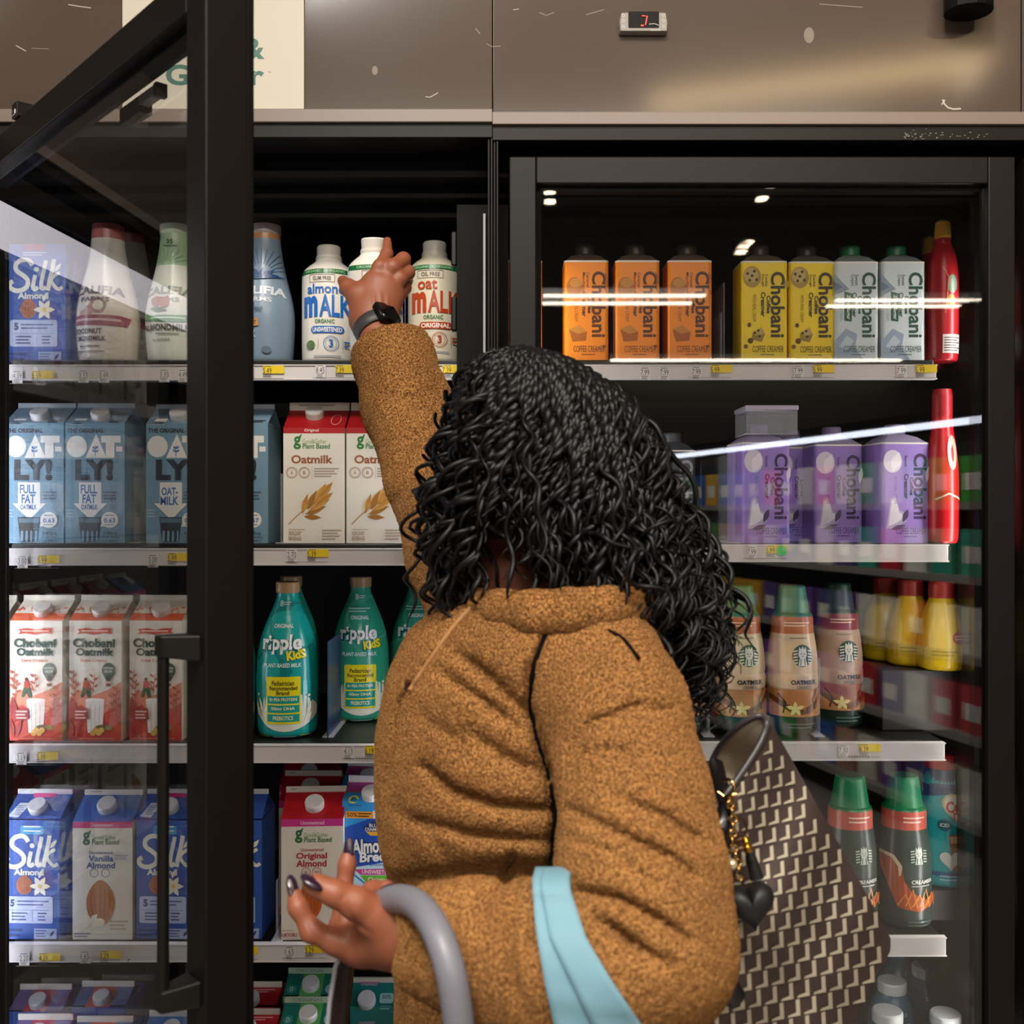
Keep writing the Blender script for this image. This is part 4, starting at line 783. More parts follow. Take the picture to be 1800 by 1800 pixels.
def d_orange(x, Y):
    l = x-39; c = 0xa85a10
    return [('e', l+18, Y(46), 14, 18, 0xb86a18), ('e', l+20, Y(38), 11, 8, 0xc98a3a), ('p', [(l+8, Y(120)), (l+26, Y(112)), (l+40, Y(124)), (l+38, Y(140)), (l+14, Y(142))], 0xa85a14), ('p', [(l+8, Y(120)), (l+26, Y(112)), (l+40, Y(124)), (l+24, Y(128))], 0xc4812e),
      ('t', 'Caramel', x, Y(20), x+5, Y(46), 0x5a2c10, {'rot': 90}), ('t', 'Macchiato', x-7, Y(20), x-2, Y(54), 0x5a2c10, {'rot': 90}), ('t', 'WITH REAL CREAM', x-21, Y(56), x-15, Y(106), 0x8a4a14, {'rot': 90, 'b': 0}), ('l', [(x+32, Y(20)), (x+38, Y(34)), (x+30, Y(44)), (x+38, Y(58))], 1.4, 0x8a4a14), ('e', x+31, Y(150), 3, 3, 0x8a4a14)]
def d_yellow(x, Y):
    l = x-41
    D = [('e', l+19, Y(27), 16, 19, 0xb09040), ('e', l+17, Y(24), 12, 13, 0xc4a85c)]+[('e', l+19+q[0], Y(27+q[1]), 2.6, 2.6, 0x4a2e14) for q in ((-8, -6), (4, -10), (-4, 6), (8, 5), (0, -2))]
    D += [('p', [(l+20, Y(124)), (l+36, Y(116)), (l+42, Y(128)), (l+36, Y(142)), (l+18, Y(138))], 0x9a7a30), ('p', [(l+20, Y(124)), (l+36, Y(116)), (l+42, Y(128)), (l+26, Y(130))], 0xbfa054)]+[('e', l+28+q[0], Y(128+q[1]), 2.2, 2.2, 0x3a240f) for q in ((-4, -2), (4, 4), (2, -6))]
    D += [('e', l+14, Y(112), 3.5, 4, 0x5a3c14), ('e', l+16, Y(140), 5, 5, 0x5a3c14), ('e', l+8, Y(150), 4, 4, 0x7a5a20), ('t', 'Cookie', x+1, Y(22), x+6, Y(44), 0x4a3410, {'rot': 90}), ('t', 'Dough', x-6, Y(22), x-1, Y(44), 0x4a3410, {'rot': 90}), ('t', 'WITH REAL CREAM', x-21, Y(58), x-15, Y(106), 0x7a6414, {'rot': 90, 'b': 0}), ('e', x+38, Y(40), 4, 7, 0xb09040)]
    return D
def d_white(x, Y):
    l = x-39
    return [('p', [(l, Y(20)), (l+12, Y(34)), (l+26, Y(48)), (l+8, Y(56)), (l, Y(58))], 0x8a98a8), ('p', [(l, Y(34)), (l+14, Y(44)), (l, Y(52))], 0x66788c), ('p', [(l, Y(176)), (l, Y(140)), (l+20, Y(118)), (l+40, Y(128)), (l+36, Y(150)), (l+52, Y(176))], 0x93a4b8), ('p', [(l+8, Y(150)), (l+22, Y(130)), (l+34, Y(140)), (l+22, Y(156))], 0xb9c4cf),
      ('t', 'Sweet', x-3, Y(22), x+3, Y(42), 0x2c4a3c, {'rot': 90}), ('t', 'Cream', x-10, Y(22), x-4, Y(42), 0x2c4a3c, {'rot': 90}), ('p', [(x-22, Y(52)), (x-7, Y(56)), (x-9, Y(106)), (x-22, Y(104))], 0x2a5a48), ('t', 'Zero Sugar', x-19, Y(58), x-11, Y(102), 0xe0e6dc, {'rot': 90, 'b': .02}), ('t', 'WITH REAL CREAM', x-30, Y(60), x-25, Y(104), 0x8a949c, {'rot': 90, 'b': 0})]
def d_lilac(x, Y):
    l = x-46
    return [('e', l+22, Y(32), 17, 20, 0xd8cfe0), ('f', l+22, Y(50), l+34, Y(16), 9, 0xece6ee), ('p', [(l+10, Y(150)), (l+18, Y(98)), (l+27, Y(92)), (l+34, Y(118)), (l+48, Y(124)), (l+46, Y(138)), (l+26, Y(150))], 0xb9aacb), ('p', [(l+14, Y(146)), (l+20, Y(102)), (l+27, Y(96)), (l+34, Y(122)), (l+44, Y(128)), (l+30, Y(140))], 0xe2dce6), ('f', l+50, Y(116), l+40, Y(140), 5, 0x4a3a5c), ('f', l+18, Y(152), l+46, Y(144), 4, 0x5a4a70),
      ('t', 'WITH REAL CREAM', x-22, Y(58), x-16, Y(106), 0x6a4f90, {'rot': 90, 'b': 0}), ('f', x+42, Y(40), x+38, Y(70), 4, 0xded4e6), ('t', 'Sweet', x-3, Y(22), x+3, Y(42), 0x4a3468, {'rot': 90})]
Yf = 1.69
C = creamer(1031, 457, 633, 0xf58a06, 0x5a2c10, d_orange, 0x6a5a4c, 0x3a2a20)
G = 'tall creamer cartons on the top shelf'
tag(put(C, 1031, S['r1'], Yf), 'orange creamer carton, first in full view on the closed refrigerator top shelf', 'carton', G)
dup(C, 1121, S['r1'], Yf, 'orange creamer carton standing between two other orange creamer cartons', 0)
dup(C, 1213, S['r1'], Yf, 'orange creamer carton nearest the yellow ones', 0)
dup(C, 914, S['r1'], Yf, 'orange creamer carton cut to a sliver by the door frame', 0)
C = creamer(1344, 459, 634, 0xf4d20c, 0x3a2c10, d_yellow, 0x6a6254, 0x3a2a28, 81)
tag(put(C, 1344, S['r1'], Yf), 'yellow cookie dough creamer carton nearest the orange ones', 'carton', G)
dup(C, 1428, S['r1'], Yf+.004, 'yellow cookie dough creamer carton touching a pale blue one', 0)
C = creamer(1506, 460, 634, 0xc9d2d6, 0x1f4a38, d_white, 0x8a9494, 0x1f6a44, 78)
tag(put(C, 1506, S['r1'], Yf), 'pale blue sweet cream carton with green cap beside the yellow ones', 'carton', G)
dup(C, 1588, S['r1'], Yf, 'pale blue sweet cream carton with green cap at the row end beside dark red', 0)
C = creamer(1340, 773, 949, 0x9a7cc8, 0x3a2450, d_lilac, 0x9a8fb0, 0x7a6a90, 88)
G = 'lilac creamer cartons on the second shelf'
tag(put(C, 1342, S['r2'], Yf, 8), 'lilac creamer carton under the clear plastic box', 'carton', G)
dup(C, 1400, S['r2'], Yf+.12, 'lilac creamer carton set back behind the one under the clear box', 0)
dup(C, 1474, S['r2'], Yf+.05, 'lilac creamer carton between the set-back one and the last one', 0)
dup(C, 1588, S['r2'], Yf, 'lilac creamer carton at the far end of its row beside red bottles', 6)
C = creamer(1184, 780, 949, 0x3f4650, 0x9a9aa0, d_white, 0x4a4f58, 0x4a4f58, 78)
tag(put(C, 1186, S['r2'], Yf+.10), 'dark grey creamer carton beside the curly hair on second shelf', 'carton')
# clear plastic box
m = MB(); s = 1.70/1800; a_ = 45*s; h = 42*s
for x0, x1, y0, y1, z0, z1 in ((-a_, a_, -a_, -a_+.0015, 0, h), (-a_, a_, a_-.0015, a_, 0, h), (-a_, -a_+.0015, -a_, a_, 0, h), (a_-.0015, a_, -a_, a_, 0, h), (-a_, a_, -a_, a_, 0, .0015)): m.box(x0, x1, y0, y1, z0, z1, CLEAR)
for z in (0.001, h): m.tube([(-a_, -a_, z), (a_, -a_, z), (a_, a_, z), (-a_, a_, z)], .0012, M(0xb8b4c0, .25), 6, closed=True)
o = m.build('plastic_box', None, (xpx(1351, 1.72), 1.74, zpx(764, 1.70)))
tag(o, 'clear plastic box standing on top of a lilac carton', 'box')
m = MB(); m.box(-a_*1.04, a_*1.04, -a_*1.04, a_*1.04, 0, .008, M(0xb9b0c4, .25)); m.build('lid', o, (0, 0, h+.001), bevel=.0015)
# --- latte coloured and dark creamer bottles with a round green emblem
def emblem(x, y, r, a, b_):
    D = [('e', x, y, r, r*1.05, a), ('e', x, y-r*.18, r*.42, r*.5, b_), ('p', [(x-r*.4, y-r*.45), (x-r*.3, y-r*.85), (x-r*.12, y-r*.62), (x, y-r*.95), (x+r*.12, y-r*.62), (x+r*.3, y-r*.85), (x+r*.4, y-r*.45)], b_), ('p', [(x-r*.3, y+r*.2), (x+r*.3, y+r*.2), (x+r*.45, y+r*.95), (x-r*.45, y+r*.95)], b_), ('l', [(x-r*.18, y+r*.3), (x-r*.22, y+r*.9)], r*.09, a), ('l', [(x+r*.18, y+r*.3), (x+r*.22, y+r*.9)], r*.09, a), ('e', x-r*.15, y-r*.2, r*.07, r*.05, a), ('e', x+r*.15, y-r*.2, r*.07, r*.05, a), ('l', [(x-r*.1, y+r*.02), (x+r*.1, y+r*.02)], r*.06, a)]
    for sg in (-1, 1):
        for i in range(5): D.append(('l', [(x+sg*r*.5, y-r*.5+i*r*.28), (x+sg*r*.92, y-r*.42+i*r*.28)], r*.13, b_))
    return D
def sbprof(): return [(38, 1294), (43, 1290), (44, 1280), (44, 1225), (42.5, 1219), (44.5, 1213), (44.5, 1195), (42.5, 1190), (44, 1184), (43, 1160), (38, 1125), (36, 1118), (36, 1092), (30, 1085)]
def latte(x, cream, bandc, sw):
    D = [('d', x-22, 1100, x+22, 1110, 2, 0xe8c8a8), ('d', x-14, 1126, x+16, 1131, 1, 0x8a7a6a)]+emblem(x+7, 1158, 18, 0x1f4a3c, 0xd8d4c8)
    D += [('t', 'OATMILK', x-14, 1199, x+32, 1207, INK, {'b': .04}), ('t', 'CREAMER', x-4, 1209, x+22, 1214, 0x5a5048, {'b': .02}), ('r', x-44, 1216, x+44, 1262, sw), ('p', [(x-44, 1224), (x-20, 1240), (x+6, 1250), (x+30, 1236), (x+44, 1216), (x+44, 1228), (x+20, 1256), (x-12, 1262), (x-44, 1244)], 0x6a3a1c),
      ('p', [(x-44, 1234), (x-16, 1254), (x+14, 1262), (x+44, 1240), (x+44, 1262), (x-44, 1262)], 0xc98f5a), ('l', [(x-36, 1220), (x-22, 1238), (x-26, 1256)], 2.4, 0x2c1c12), ('l', [(x+34, 1214), (x+24, 1234), (x+30, 1250)], 2.2, 0x2c1c12)]
    D += [('f', x-6, 1248, x-6+16*math.cos(R(a)), 1248-13*math.sin(R(a)), 3.5, 0xe8d890) for a in (20, 95, 165, 240, 300)]
    D += [('d', x-16, 1272, x+30, 1284, 2, 0x5a7468)]
    return D
def sbottle(x, cream, bandc, sw, capc):
    C = bottle('creamer_bottle', (x, 1294), 1.745, sbprof(), latte(x, cream, bandc, sw), cream, bands=[(1262, 0x1f332c), (1121, cream), (1092, bandc), (1085, capc)], cap=(capc, [(30, 1094), (30, 1090), (23, 1042), (21, 1039)], {'rib': 0}))
    return C
G = 'oat creamer bottles on the third shelf'
C = sbottle(1392, 0xd8bc9c, 0xb8683c, 0xb97a48, 0x147a56)
tag(put(C, 1392, S['r3'], 1.745), 'latte coloured oat creamer bottle with green cap and orange band in plain view', 'bottle', G)
dup(C, 1300, S['r3'], 1.745, 'latte coloured oat creamer bottle above the open tote bag')
dup(C, 1196, S['r3'], 1.745, 'latte coloured oat creamer bottle mostly hidden by the curly hair', 0)
C = sbottle(1472, 0xb99a86, 0x8a3a34, 0x9a5a3c, 0x14402f)
tag(put(C, 1472, S['r3'], 1.80), 'browner oat creamer bottle with dark red band, at its row end', 'bottle', G)
def dark(x):
    D = [('d', x-14, 1440, x+24, 1454, 2, 0xe8c0b0)]+emblem(x+10, 1505, 16, 0x39463f, 0xb9c4b4)+[('t', 'CREAMER', x-4, 1546, x+36, 1553, 0xd8d8d0, {'b': .03}), ('d', x-4, 1555, x+30, 1559, 1, 0xb0b4ac),
      ('p', [(x-46, 1502), (x-32, 1504), (x-20, 1520), (x-16, 1548), (x-4, 1566), (x+20, 1580), (x+46, 1570), (x+46, 1586), (x+10, 1600), (x-26, 1594), (x-38, 1560), (x-46, 1530)], 0xb0522a), ('l', [(x-46, 1505), (x-32, 1508), (x-22, 1524), (x-20, 1552)], 6, 0xd8c4a4)]
    D += [('l', [(x-26+k*12, 1590), (x-14+k*12, 1570-(k % 2)*8), (x-6+k*12, 1594), (x+8+k*11, 1576)], 3, 0xe08a38) for k in range(5)]+[('d', x-10, 1615, x+34, 1627, 2, 0x5a6a62)]
    return D
C = bottle('creamer_bottle', (1588, 1632), 1.745, [(40, 1632), (46, 1628), (47, 1616), (47, 1560), (45, 1554), (46.5, 1548), (45, 1510), (40, 1470), (38, 1462), (38, 1432), (32, 1427)], dark(1588), 0x35423c, bands=[(1464, 0x39463f), (1433, 0xc05a4c), (1420, 0x157a4c)], cap=(0x157a4c, [(33, 1435), (33, 1431), (25, 1380), (23, 1377)], {'rib': 0}))
G = 'dark creamer bottles on the fourth shelf'
tag(put(C, 1588, S['r4'], 1.745), 'dark caramel creamer bottle with green cap beside the teal one', 'bottle', G)
dup(C, 1494, S['r4'], 1.745, 'dark caramel creamer bottle half hidden by the tote bag', 0)
HE = lambda x, y, r, c: ('p', [(x+r*16*math.sin(t)**3/16, y-r*(13*math.cos(t)-5*math.cos(2*t)-2*math.cos(3*t)-math.cos(4*t))/16) for t in [2*math.pi*i/26 for i in range(26)]], c)
D = [('r', 1600, 1362, 1712, 1390, 0x1f3c68), ('p', [(1600, 1390), (1712, 1390), (1712, 1398), (1640, 1402), (1600, 1412)], 0x1f3c68), HE(1672, 1424, 34, 0xd8c890), HE(1672, 1424, 30, 0xefe8d8), ('t', 'Coffee', 1644, 1410, 1698, 1430, 0xc8202c, {'b': .04, 'tilt': -6}), ('t', 'mate', 1656, 1426, 1696, 1442, 0xc8202c, {'b': .04, 'tilt': -6}), ('e', 1642, 1453, 11, 10, 0x1f5a6a), ('t', 'ICED', 1635, 1450, 1649, 1456, WH),
     ('p', [(1648, 1470), (1690, 1468), (1686, 1530), (1656, 1532)], 0xa8683a), ('p', [(1650, 1472), (1690, 1470), (1690, 1482), (1651, 1484)], 0xd8b088), HE(1652, 1512, 18, 0xd8d8d0), ('r', 1600, 1534, 1712, 1562, 0x1f5a8a), ('d', 1634, 1538, 1690, 1550, 2, 0x9ac0d8)]
C = bottle('creamer_bottle', (1656, 1642), 1.79, [(40, 1562), (45, 1558), (46, 1545), (46, 1480), (45, 1430), (43, 1390), (36, 1372), (32, 1364)], D, 0x1fa0a4, cap=(0xc01a26, [(31, 1366), (32, 1362), (32, 1342), (30, 1338)], {}))
C.data.transform(Matrix.Translation((0, 0, -80*1.79/1800))); C.children[0].location.z -= 80*1.79/1800
tag(put(C, 1656, S['r4']+.052, 1.79), 'teal creamer bottle with red cap and heart emblem at the shelf end', 'bottle')
m = MB().box(-.06, .06, -.05, .10, 0, .0515, M(0x2a2624, .5)); o = m.build('shelf_riser', None, (xpx(1656, 1.79), 1.79, S['r4']+.0005), bevel=.002); tag(o, 'dark riser block under the teal creamer bottle', 'riser')
# yellow, red bottles at the right end
Yb = [(36, 1190), (42, 1186), (43, 1170), (42, 1140), (36, 1105), (27, 1082), (22, 1070), (20, 1062)]
def yel(x): return [('r', x-44, 1150, x+44, 1172, 0xc9a81a), ('e', x+14, 1133, 12, 11, 0xb02a2c), ('d', x+6, 1128, x+22, 1138, 2, 0xe8d0c0), ('d', x-30, 1154, x+10, 1166, 2, 0x9a8210)]
C = bottle('creamer_bottle', (1655, 1190), 1.76, Yb, yel(1655), 0xd9b418, cap=(0xa83028, [(21, 1068), (22, 1064), (22, 1042), (20, 1038)], {}))
G = 'yellow bottles at the shelf end'
rz = S['r3']+(1303-1190)*1.745/1800-.006
m = MB().box(-.085, .075, -.05, .14, 0, rz-S['r3']-.001, M(0x221e1c, .5)); o = m.build('shelf_riser', None, (xpx(1622, 1.78), 1.79, S['r3']+.0005), bevel=.002); tag(o, 'dark riser block under the yellow bottles', 'riser')
tag(put(C, 1655, rz, 1.76), 'yellow bottle with red cap, frontmost at the right end of third shelf', 'bottle', G)
dup(C, 1600, rz, 1.81, 'yellow bottle in shade behind the frontmost yellow one', 0)
dup(C, 1556, rz, 1.87, 'olive yellow bottle deepest in the shade beside the creamer with dark red band', 0)
Rp = [(22, 640), (25, 636), (26, 600), (26, 500), (24, 470), (20, 452), (14, 440), (13, 424)]
C = bottle('creamer_bottle', (1650, 640), 1.73, Rp, [('r', 1640, 596, 1676, 628, 0xd8d0c8), ('d', 1642, 600, 1672, 626, 6, 0x5a4a48), ('e', 1656, 510, 9, 16, 0x6a8a70), ('e', 1654, 540, 8, 12, 0xc8882c), ('l', [(1640, 480), (1650, 500), (1644, 560)], 2, 0xd85a50)], 0xa81a22, cap=(0xc8902c, [(13.5, 428), (14, 424), (12, 400), (9, 396)], {'rib': 0}))
tag(put(C, 1657, S['r1'], 1.70), 'red creamer bottle with amber nozzle at the right end of top shelf', 'bottle', 'red bottles at the right ends')
dup(C, 1634, S['r1'], 1.80, 'dark red creamer bottle with amber nozzle set back at top shelf end', 0)
C = bottle('creamer_bottle', (1660, 955), 1.73, [(22, 955), (26, 950), (27, 900), (27, 830), (23, 790), (18, 760), (16, 735)], [('e', 1668, 800, 9, 30, 0xd8a090), ('l', [(1640, 880), (1660, 870), (1686, 880)], 3, 0xe8c8c0)], 0xc8141c, cap=(0xa81820, [(16, 740), (17, 735), (17, 700), (15, 690)], {}))
tag(put(C, 1656, S['r2'], 1.70), 'tall red bottle at the right end of second shelf beside lilac carton', 'bottle', 'red bottles at the right ends')
# bottom shelf bottles with white caps
m_ = [(40, 1950), (44, 1946), (45, 1900), (44, 1810), (36, 1780), (26, 1765), (24, 1755)]
C = bottle('creamer_bottle', (1600, 1950), 1.74, m_, [('d', 1590, 1800, 1620, 1815, 3, 0x9ab0c0), ('t', 'OATMILK', 1585, 1784, 1615, 1790, 0xc8d0d8)], 0x4a6a80, cap=(0xcfd3d2, [(25, 1760), (26, 1756), (26, 1742), (24, 1739)], {}))
G = 'white capped bottles on the lowest shelf'
spots = [(1662, 1768, 1.72), (1690, 1700, 1.84), (1628, 1694, 1.90), (1568, 1740, 1.84), (1560, 1792, 1.73), (1592, 1694, 2.0)]
labs = ['white capped bottle at the right front corner of the lowest shelf', 'white capped bottle in second rank at right end of lowest shelf', 'white capped bottle at the back of the lowest shelf near the middle', 'white capped bottle just right of the tote bag, second rank', 'white capped bottle just right of the tote bag, front rank', 'rearmost white capped bottle on the lowest shelf']
for i, ((px, py, Yc), lb) in enumerate(zip(spots, labs)):
    o = C if i == 0 else copy_tree(C); o['label'] = lb; o['category'] = 'bottle'; o['group'] = G; put(o, px, S['r5'], Yc)
    o.scale.z = 1.0
# dividers standing between rows of products
def divider(px, Y, zs, h, d, mat, label, foot=True):
    m = MB(); m.box(-.0009, .0009, 0, d, 0, h, mat)
    if foot: m.box(-.009, .009, 0, d, 0, .0015, M(0xb9b9c0, .3))
    o = m.build('shelf_divider', None, (xpx(px, Y), Y, zs+.0003)); tag(o, label, 'divider', 'thin dividers between the rows')
NAVY = M(0x27375a, .35); CL2 = CLEAR
divider(576, 1.71, S['l3'], .16, .3, NAVY, 'navy divider between the two teal bottles', True)
divider(712, 1.74, S['l1'], .12, .25, NAVY, 'navy divider between the held bottle and the oat bottle')
divider(494, 1.68, S['l2'], .115, .3, CL2, 'clear divider left of the cream oatmilk carton in full view')
divider(486, 1.67, S['l4'], .10, .3, CL2, 'clear divider left of the cream almond carton')
divider(1273, 1.69, S['r1'], .13, .3, CL2, 'clear divider between orange and yellow cartons')
divider(1268, 1.685, S['r1'], .08, .3, CL2, 'low clear divider touching the one between orange and yellow cartons')
divider(1079, 1.70, S['r1'], .13, .3, CL2, 'clear divider between the first two orange creamer cartons')
divider(1291, 1.685, S['r2'], .15, .3, CL2, 'clear divider left of the lilac carton under the box')
divider(1247, 1.69, S['r3'], .16, .3, CL2, 'clear divider left of the bottle above the tote bag')
divider(1441, 1.69, S['r3'], .13, .3, CL2, 'clear divider behind the bottle in plain view')
divider(236, 1.70, S['l2'], .12, .3, CL2, 'clear divider right of the full fat oat carton')

# pale cartons in the refrigerator to the left, mirrored in the open door
src = [o for o in COL.objects if o.parent is None and o.name.startswith('milk_carton') and 'cream' in o.get('label', '')][:5]
for zi, zz_ in enumerate((.2484, -.052, -.377, -.702)):
    sh = MB().box(-.40, .40, 0, .46, -.022, 0, BLKS); o = sh.build('refrigerator_shelf', None, (-1.30, YR+.012, ZC+zz_), bevel=.002); tag(o, ('top', 'second', 'third', 'fourth')[zi]+' shelf of the refrigerator beside the open door, mirrored in its glass', 'shelf', 'black shelves with white price rails')
    MB().box(-.40, .40, -.012, 0, -.03, -.002, RAIL).build('price_rail', o)
    for i in range(6):
        c_ = copy_tree(src[(i+zi*2) % len(src)]); c_.location = (-1.62+i*.118, 1.74, ZC+zz_+.0005); c_.rotation_euler.z = 0
        tag(c_, 'pale carton in the refrigerator left of the photo, mirrored in the open door', 'carton', 'cartons mirrored in the open door')
# ------------------------------------------------------------------ modelling by smooth-blended volumes
import openvdb
class Field:
    def __init__(s, b0, b1, h):
        s.b0 = np.array(b0, np.float32); s.h = h
        n = [int((b1[i]-b0[i])/h)+2 for i in range(3)]
        ax = [s.b0[i]+h*np.arange(n[i], dtype=np.float32) for i in range(3)]
        s.X, s.Y, s.Z = ax[0][:, None, None], ax[1][None, :, None], ax[2][None, None, :]
        s.ax = ax; s.D = np.full(n, 1., np.float32)
    def sub(s, lo, hi):
        sl = tuple(slice(max(0, int((lo[i]-s.b0[i])/s.h)), max(1, min(s.D.shape[i], int((hi[i]-s.b0[i])/s.h)+2))) for i in range(3))
        return sl, s.X[sl[0]], s.Y[:, sl[1]], s.Z[:, :, sl[2]]
    def union(s, sl, d, k):
        a = s.D[sl]
        if k > 0:
            hh = np.clip(.5+.5*(a-d)/k, 0, 1); s.D[sl] = a*(1-hh)+d*hh-k*hh*(1-hh)
        else: s.D[sl] = np.minimum(a, d)
    def cap(s, a, b, ra, rb, k=.01, flat=None):
        a = np.array(a, float); b = np.array(b, float); m = max(ra, rb)+.035+k
        sl, X, Y, Z = s.sub(np.minimum(a, b)-m, np.maximum(a, b)+m)
        ba = b-a; L = float(ba@ba)+1e-12
        t = np.clip(((X-a[0])*ba[0]+(Y-a[1])*ba[1]+(Z-a[2])*ba[2])/L, 0, 1)
        dx, dy, dz = X-a[0]-t*ba[0], Y-a[1]-t*ba[1], Z-a[2]-t*ba[2]
        d = np.sqrt(dx*dx+dy*dy+dz*dz)-(ra+(rb-ra)*t)
        s.union(sl, d.astype(np.float32), k)
    def chain(s, pts, k=.01):          # [(point, radius), ...]
        for (a, ra), (b, rb) in zip(pts, pts[1:]): s.cap(a, b, ra, rb, k)
    def ell(s, c, r, k=.01, rot=None):
        c = np.array(c, float); m = max(r)+.03+k
        sl, X, Y, Z = s.sub(c-m, c+m)
        x, y, z = X-c[0], Y-c[1], Z-c[2]
        if rot is not None:
            Q = np.array(rot); x, y, z = Q[0][0]*x+Q[1][0]*y+Q[2][0]*z, Q[0][1]*x+Q[1][1]*y+Q[2][1]*z, Q[0][2]*x+Q[1][2]*y+Q[2][2]*z
        k0 = np.sqrt((x/r[0])**2+(y/r[1])**2+(z/r[2])**2)+1e-6; k1 = np.sqrt((x/r[0]**2)**2+(y/r[1]**2)**2+(z/r[2]**2)**2)+1e-6
        s.union(sl, (k0*(k0-1)/k1).astype(np.float32), k)
    def slices(s, S, k=.02):           # rows (z, cx, cy, ax, ay) : an oval trunk
        S = sorted(S); zs = [q[0] for q in S]; z = s.Z
        f = lambda i: np.interp(z, zs, [q[i] for q in S]).astype(np.float32)
        cx, cy, a, b = f(1), f(2), f(3), f(4)
        m = np.minimum(a, b)
        d = (np.sqrt(((s.X-cx)/a)**2+((s.Y-cy)/b)**2)-1)*m
        d = np.maximum(d, np.maximum(zs[0]-z, z-zs[-1]))
        s.union(tuple(slice(None) for _ in range(3)), d.astype(np.float32), k)
    def groove(s, pl, w, dep, ymax=1.3, ymin=.5, one=False):
        # a crease pressed into the near side along a line of photo points
        px = s.X/s.Y*1800+900; pz = 900-(s.Z-ZC)/s.Y*1800
        pl = [np.array(p, float) for p in pl]
        x0 = min(p[0] for p in pl)-3*w; x1 = max(p[0] for p in pl)+3*w; y0 = min(p[1] for p in pl)-3*w; y1 = max(p[1] for p in pl)+3*w
        PX = np.broadcast_to(px, s.D.shape); PZ = np.broadcast_to(pz, s.D.shape)
        msk = (PX > x0) & (PX < x1) & (PZ > y0) & (PZ < y1) & (np.broadcast_to(s.Y, s.D.shape) < ymax) & (np.broadcast_to(s.Y, s.D.shape) > ymin) & (np.abs(s.D) < .04)
        idx = np.nonzero(msk)
        if not len(idx[0]): return
        u, v = PX[idx], PZ[idx]; best = np.full(u.shape, 1e9, np.float32); amp = np.ones(u.shape, np.float32)
        n = len(pl)-1
        for i, (a, b) in enumerate(zip(pl, pl[1:])):
            ba = b-a; t = np.clip(((u-a[0])*ba[0]+(v-a[1])*ba[1])/(ba@ba+1e-9), 0, 1)
            d = np.hypot(u-a[0]-t*ba[0], v-a[1]-t*ba[1]); g = (i+t)/n
            q = d < best; best = np.where(q, d, best); amp = np.where(q, np.sin(np.pi*np.clip(g*.9+.05, 0, 1))**.5, amp)
        s.D[idx] += (dep*amp*np.exp(-(best/w)**2)).astype(np.float32)
    def smooth(s, n=1):
        for _ in range(n):
            for ax in range(3):
                d = s.D; e = d.copy(); sl = [slice(None)]*3; a = [slice(None)]*3; b = [slice(None)]*3
                sl[ax] = slice(1, -1); a[ax] = slice(0, -2); b[ax] = slice(2, None)
                e[tuple(sl)] = .5*d[tuple(sl)]+.25*(d[tuple(a)]+d[tuple(b)]); s.D = e
    def mesh(s):
        g = openvdb.FloatGrid(3*s.h); g.copyFromArray(np.clip(s.D, -3*s.h, 3*s.h).astype(np.float32))
        P, Q = g.convertToQuads(isovalue=0.)
        return np.asarray(P)*s.h+s.b0, np.asarray(Q)[:, ::-1]
def mesh_obj(name, parts, parent=None, mats=None, smooth=True):
    V = np.concatenate([p[0] for p in parts]); off = 0; F = []; MI = []
    for p in parts:
        F += (np.asarray(p[1])+off).tolist(); MI += [p[2] if len(p) > 2 else 0]*len(p[1]); off += len(p[0])
    me = bpy.data.meshes.new(name); me.from_pydata(V.tolist(), [], F)
    for m in mats: me.materials.append(m)
    me.polygons.foreach_set('material_index', MI); me.polygons.foreach_set('use_smooth', [smooth]*len(F)); me.update()
    o = bpy.data.objects.new(name, me); COL.objects.link(o)
    if parent: o.parent = parent; o.location = -parent.location if parent.parent is None else (0, 0, 0)
    return o

# ------------------------------------------------------------------ the shopper
SKIN, nt, b = nodes('skin'); b.inputs['Base Color'].default_value = lin(0x8f5238); b.inputs['Roughness'].default_value = .5
b.inputs['Subsurface Weight'].default_value = .12; b.inputs['Subsurface Radius'].default_value = (.012, .005, .003); b.inputs['Subsurface Scale'].default_value = .3
add_noise_bump(SKIN, 700, .10, .0004)
FLEECE, nt, b = nodes('teddy_fleece'); b.inputs['Roughness'].default_value = .95; b.inputs['Sheen Weight'].default_value = .35; b.inputs['Sheen Roughness'].default_value = .5; b.inputs['Sheen Tint'].default_value = lin(0xc99658)
tc = nt.nodes.new('ShaderNodeTexCoord')
n1 = nt.nodes.new('ShaderNodeTexNoise'); n1.inputs['Scale'].default_value = 230; n1.inputs['Detail'].default_value = 3; n1.inputs['Distortion'].default_value = 1.2
n2 = nt.nodes.new('ShaderNodeTexVoronoi'); n2.inputs['Scale'].default_value = 330; n2.feature = 'SMOOTH_F1'
n3 = nt.nodes.new('ShaderNodeTexNoise'); n3.inputs['Scale'].default_value = 14; n3.inputs['Detail'].default_value = 4
for n_ in (n1, n2, n3): nt.links.new(tc.outputs['Object'], n_.inputs['Vector'])
ad = nt.nodes.new('ShaderNodeMath'); ad.operation = 'SUBTRACT'; nt.links.new(n1.outputs[0], ad.inputs[0]); nt.links.new(n2.outputs['Distance'], ad.inputs[1])
bp = nt.nodes.new('ShaderNodeBump'); bp.inputs['Strength'].default_value = .6; bp.inputs['Distance'].default_value = .0035
nt.links.new(ad.outputs[0], bp.inputs['Height']); nt.links.new(bp.outputs[0], b.inputs['Normal'])
cr = nt.nodes.new('ShaderNodeValToRGB'); cr.color_ramp.elements[0].position = .30; cr.color_ramp.elements[1].position = .72
cr.color_ramp.elements[0].color = lin(0x7a5026); cr.color_ramp.elements[1].color = lin(0xb07c42)
